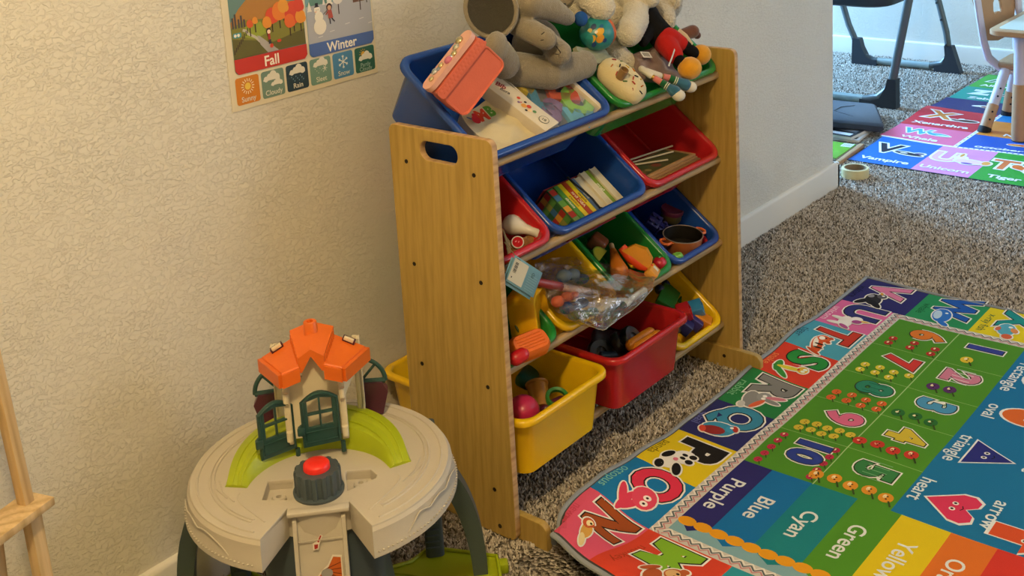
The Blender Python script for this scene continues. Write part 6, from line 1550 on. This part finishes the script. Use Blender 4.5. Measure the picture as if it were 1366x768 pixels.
    a = B(832, 334, -.004); b = B(866, 357, .002); ax = (b - a).normalized(); M = frame((a + b) / 2, ax, BS + Vector((-.2, 0, .4)))
    t = thing('toy_melon_slice', 'glossy red orange toy slice with yellow flesh on top of the food', 'toy food', (a + b) / 2, food); L = (b - a).length
    attach(MB().loops([[(x, y, z) for x, y in ((-L * .55, 0), (L * .55, 0), (L * .42, .022), (L * .1, .034), (-L * .3, .026))] for z in (-.008, .008)]).build('flesh', fmat('toy_flesh', '#cf8a1c'), mw=M), t)
    attach(MB().tube([(-L * .62, .004, 0), (-L * .2, -.004, 0), (L * .2, -.005, 0), (L * .6, .002, 0)], [(.010, .007), (.014, .009), (.014, .009), (.009, .007)], 12).build('rind', fmat('toy_rind_red', '#cf3f14'), mw=M), t)
    c = B(870, 363, .0); o = MB(); rbox((.036, .026, .022), .004, orient(c, (.2, -.6, .6), (.9, .4, 0)), o); t = thing('toy_cheese', 'pale orange toy cheese block with a white patch', 'toy food', c - Vector((0, 0, .015)), food); attach(o.build('block', fmat('toy_cheese', '#cf8f2f')), t); attach(MB().box((.004, 0, .0112), (.010, .014, .0012), .0004, mtx=orient(c, (.2, -.6, .6), (.9, .4, 0))).build('patch', M_WHITE_PL), t)
    c = B(846, 352, -.02); solo(rbox((.030, .020, .012), .004, orient(c, (.2, -.5, .7), (.8, -.3, 0))).build('toy_corn', fmat('toy_corn', '#c9a41c')), 'yellow toy corn piece under the red orange slice', 'toy food', food)
    c = B(880, 351, -.012); t = thing('toy_tomato', 'round red toy tomato by the green bin corner', 'toy food', c, food); attach(MB().ball(c, (.0165, .0165, .0155), None, 3).build('fruit', fmat('toy_tomato', '#a8142a')), t); attach(MB().lathe([(.005, .015), (.003, .0175), (0, .017)], 8, Matrix.Translation(c)).build('stem', M_GRN_PL), t)
    # pot, jar and greens in the small blue bin
    c = atB('b3', 911, 313, -.012); k = px(c, 1); R = 27 * k; M = orient(c, (-.05, -.12, 1), EX)
    t = thing('toy_pot', 'copper toy cooking pot with two handles in the small blue bin', 'toy pot', c - Vector((0, 0, .036)))
    cop = mat('copper_enamel', '#a85f2c', .35, .5, .06, 20); ink = mat('black_enamel', '#14120e', .4, .4, .05, 20)
    attach(MB().lathe([(0, -.036), (R * .82, -.036), (R * .92, -.030), (R * .97, -.004), (R, 0), (R, .0015), (R * .955, .0015)], 36, M, cap=False).build('pot_body', cop), t)
    attach(MB().lathe([(R * .955, .0015), (R * .935, -.004), (R * .86, -.030), (R * .6, -.0335), (R * .58, -.033), (0, -.033)], 36, M, cap=False).build('pot_lining', ink), t); attach(MB().tube([M @ Vector((R * .985 * cos(a), R * .985 * sin(a), .0015)) for a in [2 * pi * q / 40 for q in range(40)]], .0012, 6, closed=True).build('pot_rim', mat('rim_grey', '#77706a', .4, .5), ), t)
    for an in (-.3, -.3 + pi): attach(MB().tube([M @ Vector((R * r * cos(an + d), R * r * sin(an + d), -.004)) for r, d in ((.97, -.28), (1.22, -.24), (1.32, -.1), (1.32, .1), (1.22, .24), (.97, .28))], .0034, 8).build('handle', mat('orange_handle', '#c8622a', .4, .5)), t)
    c = atB('b3', 897, 279, -.036); M = orient(c, (-.05, -.25, 1), EX); t = thing('toy_jar', 'toy jar with a mauve lid behind the toy pot', 'toy jar', c - Vector((0, 0, .03)))
    attach(MB().lathe([(0, -.03), (.022, -.03), (.0255, -.024), (.025, -.004)], 26, M).build('jar', mat('olive_jar', '#6a6034', .35, .5, .06, 20)), t); attach(MB().lathe([(.0275, -.008), (.0280, 0), (.0265, .003), (.024, .0015), (0, .0015)], 30, M).build('lid', plastic('mauve_plastic', '#6b2742')), t)
    c = atB('b3', 904, 341, -.004); plush('toy_lettuce', 'light green toy lettuce before the copper pot', 'toy food', [(c + Vector((.008 * cos(q), .006 * sin(q), .003 * sin(3 * q))), .0065) for q in (0, 1.1, 2.2, 3.3, 4.4, 5.4)] + [(c, .009)], plastic('lettuce_plastic', '#6fae4a'), .0016, 2)
    for q, (x, y, w, r, lb) in enumerate(((872, 296, -.045, .4, 'navy blue toy brick leaning beside the copper pot'), (882, 304, -.050, -.5, 'navy blue toy brick lying beside the copper pot'))):
        c = atB('b3', x, y, w); m = MB(); M = orient(c, BN + Vector((.3 * (q - .5), 0, 0)), (cos(r), sin(r), 0)); t = thing('toy_brick', lb, 'brick', c - Vector((0, 0, .01)), 'navy bricks in the blue bin'); attach(rbox((.042, .030, .018), .002, M).build('brick', M_NAVY_PL), t)
        for a in (-.01, .01):
            for b in (-.007, .007): attach(MB().lathe([(.005, .008), (.005, .0135), (0, .0135)], 12, M @ TR((a, b, 0))).build('stud', M_NAVY_PL), t)
    c = atB('b3', 941, 324, -.03); solo(MB().capsule([c, c + Vector((.012, .01, .004))], [.009, .008]).build('toy_strawberry', M_RED_PL), 'small dark red toy fruit behind the copper pot', 'toy food')
third_row()
def bag():
    """clear plastic bag slumped over the yellow bin, drooping past the rail"""
    rows = [[(712, 352, -.25), (735, 344, -.24), (762, 342, -.235), (790, 347, -.24), (812, 352, -.25)],
            [(718, 372, -.285), (742, 360, -.275), (776, 356, -.272), (815, 358, -.28), (846, 363, -.30)],
            [(728, 396, -.32), (752, 380, -.335), (790, 372, -.345), (836, 368, -.35), (874, 370, -.365)],
            [(742, 415, -.355), (764, 404, -.385), (800, 396, -.40), (842, 392, -.405), (869, 386, -.405)],
            [(762, 427, -.375), (780, 424, -.405), (806, 418, -.42), (836, 410, -.42), (858, 400, -.415)],
            [(782, 434, -.385), (795, 438, -.405), (806, 440, -.415), (824, 426, -.41), (842, 414, -.405)]]
    t = thing('plastic_bag', 'crumpled clear plastic bag drooping from the small yellow bin', 'bag', atY(790, 430, -.38))
    n, m = 46, 46; rnd = random.Random(7); ph = [rnd.uniform(0, 6.28) for _ in range(12)]
    def S(u, v):
        a, b = u * (len(rows) - 1), v * 4; i, j = min(int(a), len(rows) - 2), min(int(b), 3); fa, fb = a - i, b - j; fa = fa * fa * (3 - 2 * fa) * .5 + fa * .5; fb = fb * fb * (3 - 2 * fb) * .5 + fb * .5
        q = [rows[i][j], rows[i][j + 1], rows[i + 1][j], rows[i + 1][j + 1]]; w = [(1 - fa) * (1 - fb), (1 - fa) * fb, fa * (1 - fb), fa * fb]
        x, y, d = [sum(w[k] * q[k][c] for k in range(4)) for c in range(3)]
        return atY(x, y, d)
    V, F = [], []
    for s in (1, 0):
        for i in range(n + 1):
            for j in range(m + 1):
                u, v = i / n, j / m; p = S(u, v); e = min(u * 2, 1 - u, v, 1 - v) ; bulge = min(1, e * 6)
                h = .0024 * (sin(19 * u + 8 * v + ph[0]) + sin(14 * v - 21 * u + ph[1]) + .8 * abs(sin(25 * (u + v) + ph[2])) + .7 * abs(sin(31 * u - 12 * v + ph[3])) + .6 * sin(43 * v + 20 * u + ph[4]))
                if s: p = p + Vector((-.3, -.75, .6)) * (h * (1 + bulge) + .004 * bulge)
                else: p = p + Vector((.2, .7, -.6)) * (.030 * bulge * (1 - .5 * u) + h * .5)
                V.append(tuple(p))
    N = (n + 1) * (m + 1); q = lambda i, j: i * (m + 1) + j
    for i in range(n):
        for j in range(m): F += [(q(i, j), q(i + 1, j), q(i + 1, j + 1), q(i, j + 1)), (N + q(i, j), N + q(i, j + 1), N + q(i + 1, j + 1), N + q(i + 1, j))]
    me = bpy.data.meshes.new('film'); me.from_pydata(V, [], F)
    attach(from_mesh('film', me, film_material('bag_film', '#8f908c', .07, .08, .0045, 50, .10), None, True, 60), t)
    edge = [V[q(n, j)] for j in range(m + 1)] + [V[q(i, m)] for i in range(n, 8, -1)]
    attach(MB().tube([Vector(p) for p in edge], .0011, 6).build('bag_seam', film_material('bag_seam', '#c8c8c4', .4, .2, .0005, 60)), t)
    # things inside
    def marker(name, lb, a, b, r, body, cap, frac):
        a, b = Vector(a), Vector(b); d = b - a; L = d.length; M = orient(a, d, (0, 0, 1)); t2 = thing(name, lb, 'marker', (a + b) / 2 - Vector((0, 0, r)))
        attach(MB().lathe([(0, 0), (r * .9, 0), (r, .001), (r, L * frac)], 16, M).build('barrel', body), t2); attach(MB().lathe([(r * 1.05, L * frac), (r * 1.08, L * frac + .001), (r, L * .96), (r * .8, L), (0, L)], 16, M).build('cap', cap), t2)
        attach(MB().lathe([(r * 1.01, L * .10), (r * 1.01, L * frac * .8)], 16, M, 0, 1.6).build('label_band', mat('marker_print', '#8a867c', .5, .3, .3, 90)), t2)
    marker('marker', 'white barrelled marker with black cap in the clear bag', atY(860, 386, -.392), atY(814, 420, -.398), .0075, M_WHITE_PL, M_BLK, .62)
    marker('marker', 'pink and white marker at the back of the clear bag', atY(786, 390, -.345), atY(716, 376, -.315), .0085, plastic('pale_peach_plastic', '#c9a58f'), plastic('brick_red_plastic', '#7f2a2c'), .55)
    for nm, lb, pts, r, col in (('clay_lump', 'coral modelling clay lump in the clear bag', ((744, 402), (756, 396), (764, 394)), .012, '#b0563a'), ('clay_lump', 'blue modelling clay lump in the clear bag', ((756, 411), (766, 410), (776, 404)), .013, '#24406f'), ('clay_lump', 'green modelling clay lump in the clear bag', ((766, 420), (778, 420), (790, 416)), .012, '#4a6a3a'), ('clay_lump', 'slate modelling clay lump deep in the clear bag', ((752, 368), (764, 366), (776, 372)), .014, '#4a5560'), ('clay_lump', 'brown modelling clay lump at the bag front corner', ((800, 424), (812, 420), (822, 410)), .010, '#6a4a35')):
        B = [(atY(x, y, -.31 - .055 * max(0, min(1, (y - 370) / 45))), (r * 1.25, r * 1.1, r * (.95 - .12 * q))) for q, (x, y) in enumerate(pts)]
        plush(nm, lb, 'clay', B, mat('clay_' + col[1:], col, .6, .3, .1, 40), .003, 3, group=None)
bag()

# ---- lowest row
def lowest_row():
    g = 'building blocks in the yellow bin'
    def B(x, y, w=-.02): return atB('y4b', x, y, w)
    def blk(x, y, w, size, m, lb, z=(0, -.5, .85), xa=(1, .2, 0), bev=.0025, hollow=False):
        c = B(x, y, w); M = orient(c, z, xa)
        if hollow:
            o = MB(); a, b, h = size
            L = [[(p, q, zz) for p, q in rrect(a - f, b - f, .002, 2)] for zz, f in ((-h / 2, 0), (h / 2, 0), (h / 2, .005), (-h / 2 + .004, .006))]
            o.loops(L, mtx=M); o = o.build('toy_block', m)
        else: o = rbox(size, bev, M).build('toy_block', m)
        return solo(o, lb, 'block', g)
    blk(892, 395, -.045, (.085, .046, .016), M_GRN_PL, 'long green block in the small yellow bin', xa=(1, .35, .15))
    blk(917, 396, -.045, (.030, .040, .040), plastic('dark_green_plastic2', '#1f6a2c'), 'square dark green block in the small yellow bin', (.4, -.4, .8), (.8, .5, .2))
    blk(913, 416, .004, (.034, .034, .030), plastic('bright_red_plastic', '#a81c1c'), 'hollow red block on the pile in the small yellow bin', (.45, -.75, .3), (.7, .3, .6), hollow=True)
    blk(929, 411, .004, (.032, .032, .030), M_LBLU_PL, 'hollow light blue block beside the hollow red one', (.45, -.75, .3), (.7, .3, .6), hollow=True)
    blk(936, 427, -.014, (.034, .044, .026), plastic('amber_plastic', '#c97a1a'), 'plain orange block by the yellow bin rim', (.1, -.5, .85), (.9, .4, .1))
    blk(914, 434, -.018, (.040, .032, .030), M_NAVY_PL, 'navy block in the yellow bin corner', (.2, -.6, .75), (.9, .2, .3)); blk(926, 431, -.012, (.018, .036, .028), plastic('violet_plastic', '#2f2a6a'), 'thin violet blue block beside the navy one', (.2, -.6, .75), (.9, .2, .3))
    blk(939, 407, -.03, (.018, .055, .022), plastic('crimson_plastic', '#8f1a22'), 'crimson block against the yellow bin side', (.3, -.3, .8), (.9, .1, 0))
    c = B(951, 424, -.02); solo(MB().lathe([(0, -.006), (.012, -.006), (.0135, 0), (.012, .006), (0, .006)], 22, orient(c, (-.6, -.6, .5))).build('toy_disc', plastic('crimson_plastic', '#8f1a22')), 'round crimson toy disc by the yellow bin rim', 'toy')
    for q, (x, y) in enumerate(((889, 379), (900, 375), (880, 386))): solo(MB().ball(B(x, y, -.05), .013, None, 3).build('toy_ball', plastic('dark_blue_plastic', '#1a2348')), 'small dark blue toy ball deep in the yellow bin', 'ball', 'dark blue balls in the yellow bin')
    # large yellow bin
    c = atZ(698, 549, .190); r = px(c, 23); plush('pink_toy_ball', 'dented pink toy ball in the large yellow bin', 'ball', [(c, r), (c + Vector((.012, .008, -.010)), r * .9)], M_PINK_PL, .004, 2)
    c = atZ(719, 528, .175); M = orient(c, (.5, .55, .5), (0, 0, 1)); solo(MB().lathe([(0, -.028), (.019, -.028), (.0215, .022), (.024, .024), (.0245, .028), (.0205, .028), (.017, -.022), (0, -.022)], 24, M).build('toy_cup', M_TAN_PL), 'tan toy cup tipped over in the large yellow bin', 'toy cup')
    c = atZ(743, 530, .178); solo(MB().lathe([(.022, -.006), (.026, 0), (.022, .006), (.016, .004), (.016, -.004), (.022, -.006)], 26, orient(c, (-.3, -.35, .9)), cap=False).build('toy_ring', M_GRN_PL), 'green toy ring in the large yellow bin', 'toy')
    c = atZ(704, 503, .18); solo(rbox((.07, .04, .03), .012, orient(c, (.2, -.3, .9), (.9, .3, .1))).build('toy_boat', plastic('deep_teal_plastic', '#1f5a50')), 'rounded teal toy piece at the back of the yellow bin', 'toy')
    c = atZ(728, 545, .16); solo(MB().capsule([c, c + Vector((.04, -.01, .004))], [.012, .010]).build('toy_skittle', plastic('plum_plastic', '#5a1f3a')), 'plum toy skittle beside the tan cup', 'toy')
    c = atZ(712, 556, .135); solo(rbox((.11, .09, .03), .008, orient(c, (.1, 0, 1), (.9, .4, 0))).build('toy_tray', plastic('deep_green_plastic', '#20401f')), 'flat dark green toy tray under the pink ball', 'toy')
    # large red bin
    a, b = atZ(847, 462, .212), atZ(872, 446, .216); t = thing('toy_hot_dog', 'orange toy bun with a groove in the large red bin', 'toy food', (a + b) / 2 - Vector((0, 0, .03)))
    d = (b - a); s = Vector((-d.y, d.x, 0)).normalized() * .010
    for q in (-1, 1): attach(MB().capsule([a + s * q, b + s * q], [.0135, .013]).build('bun_half', plastic('amber_plastic', '#c97a1a')), t)
    attach(MB().capsule([a - Vector((0, 0, .03)), b - Vector((0, 0, .03))], [.018, .018]).build('bun_base', plastic('amber_plastic', '#c97a1a')), t)
    for q, (x, y, z, lb) in enumerate(((826, 460, .19, 'black tyre shaped toy beside the orange toy bun'), (842, 452, .195, 'black tyre shaped toy leaning behind the orange bun'), (800, 470, .18, 'black tyre shaped toy near the red bin corner'))):
        c = atZ(x, y, z); t = thing('ring_toy', lb, 'toy', c - Vector((0, 0, .028)), 'black tyre toys in the red bin'); M = orient(c, (.5 - .4 * q, -.6, .45), (0, 0, 1))
        attach(MB().lathe([(.012, -.010), (.026, -.010), (.029, -.006), (.029, .006), (.026, .010), (.012, .010), (.012, -.010)], 26, M, cap=False).build('tyre', M_BLK), t); attach(MB().lathe([(0, -.006), (.013, -.006), (.013, .006), (.005, .009), (0, .009)], 18, M).build('hub', plastic('dark_grey_plastic', '#3a3a3e')), t)
    c = atZ(808, 462, .165); solo(rbox((.10, .07, .045), .012, orient(c, (.1, -.1, 1), (.8, .5, 0))).build('toy_truck_body', plastic('charcoal_plastic', '#1f2126')), 'dark charcoal toy truck body in the large red bin', 'toy'); c = atZ(812, 474, .185); solo(rbox((.04, .02, .014), .004, orient(c, (.1, -.2, 1), (.8, -.5, 0))).build('toy_block', plastic('dull_blue_plastic', '#27354f')), 'dull blue block among the black tyre toys', 'block')
    c = atZ(852, 440, .150); solo(rbox((.12, .16, .02), .006, orient(c, (0, 0, 1))).build('toy_case', plastic('charcoal_plastic', '#1f2126')), 'flat charcoal toy case at the bottom of the red bin', 'toy')
lowest_row()
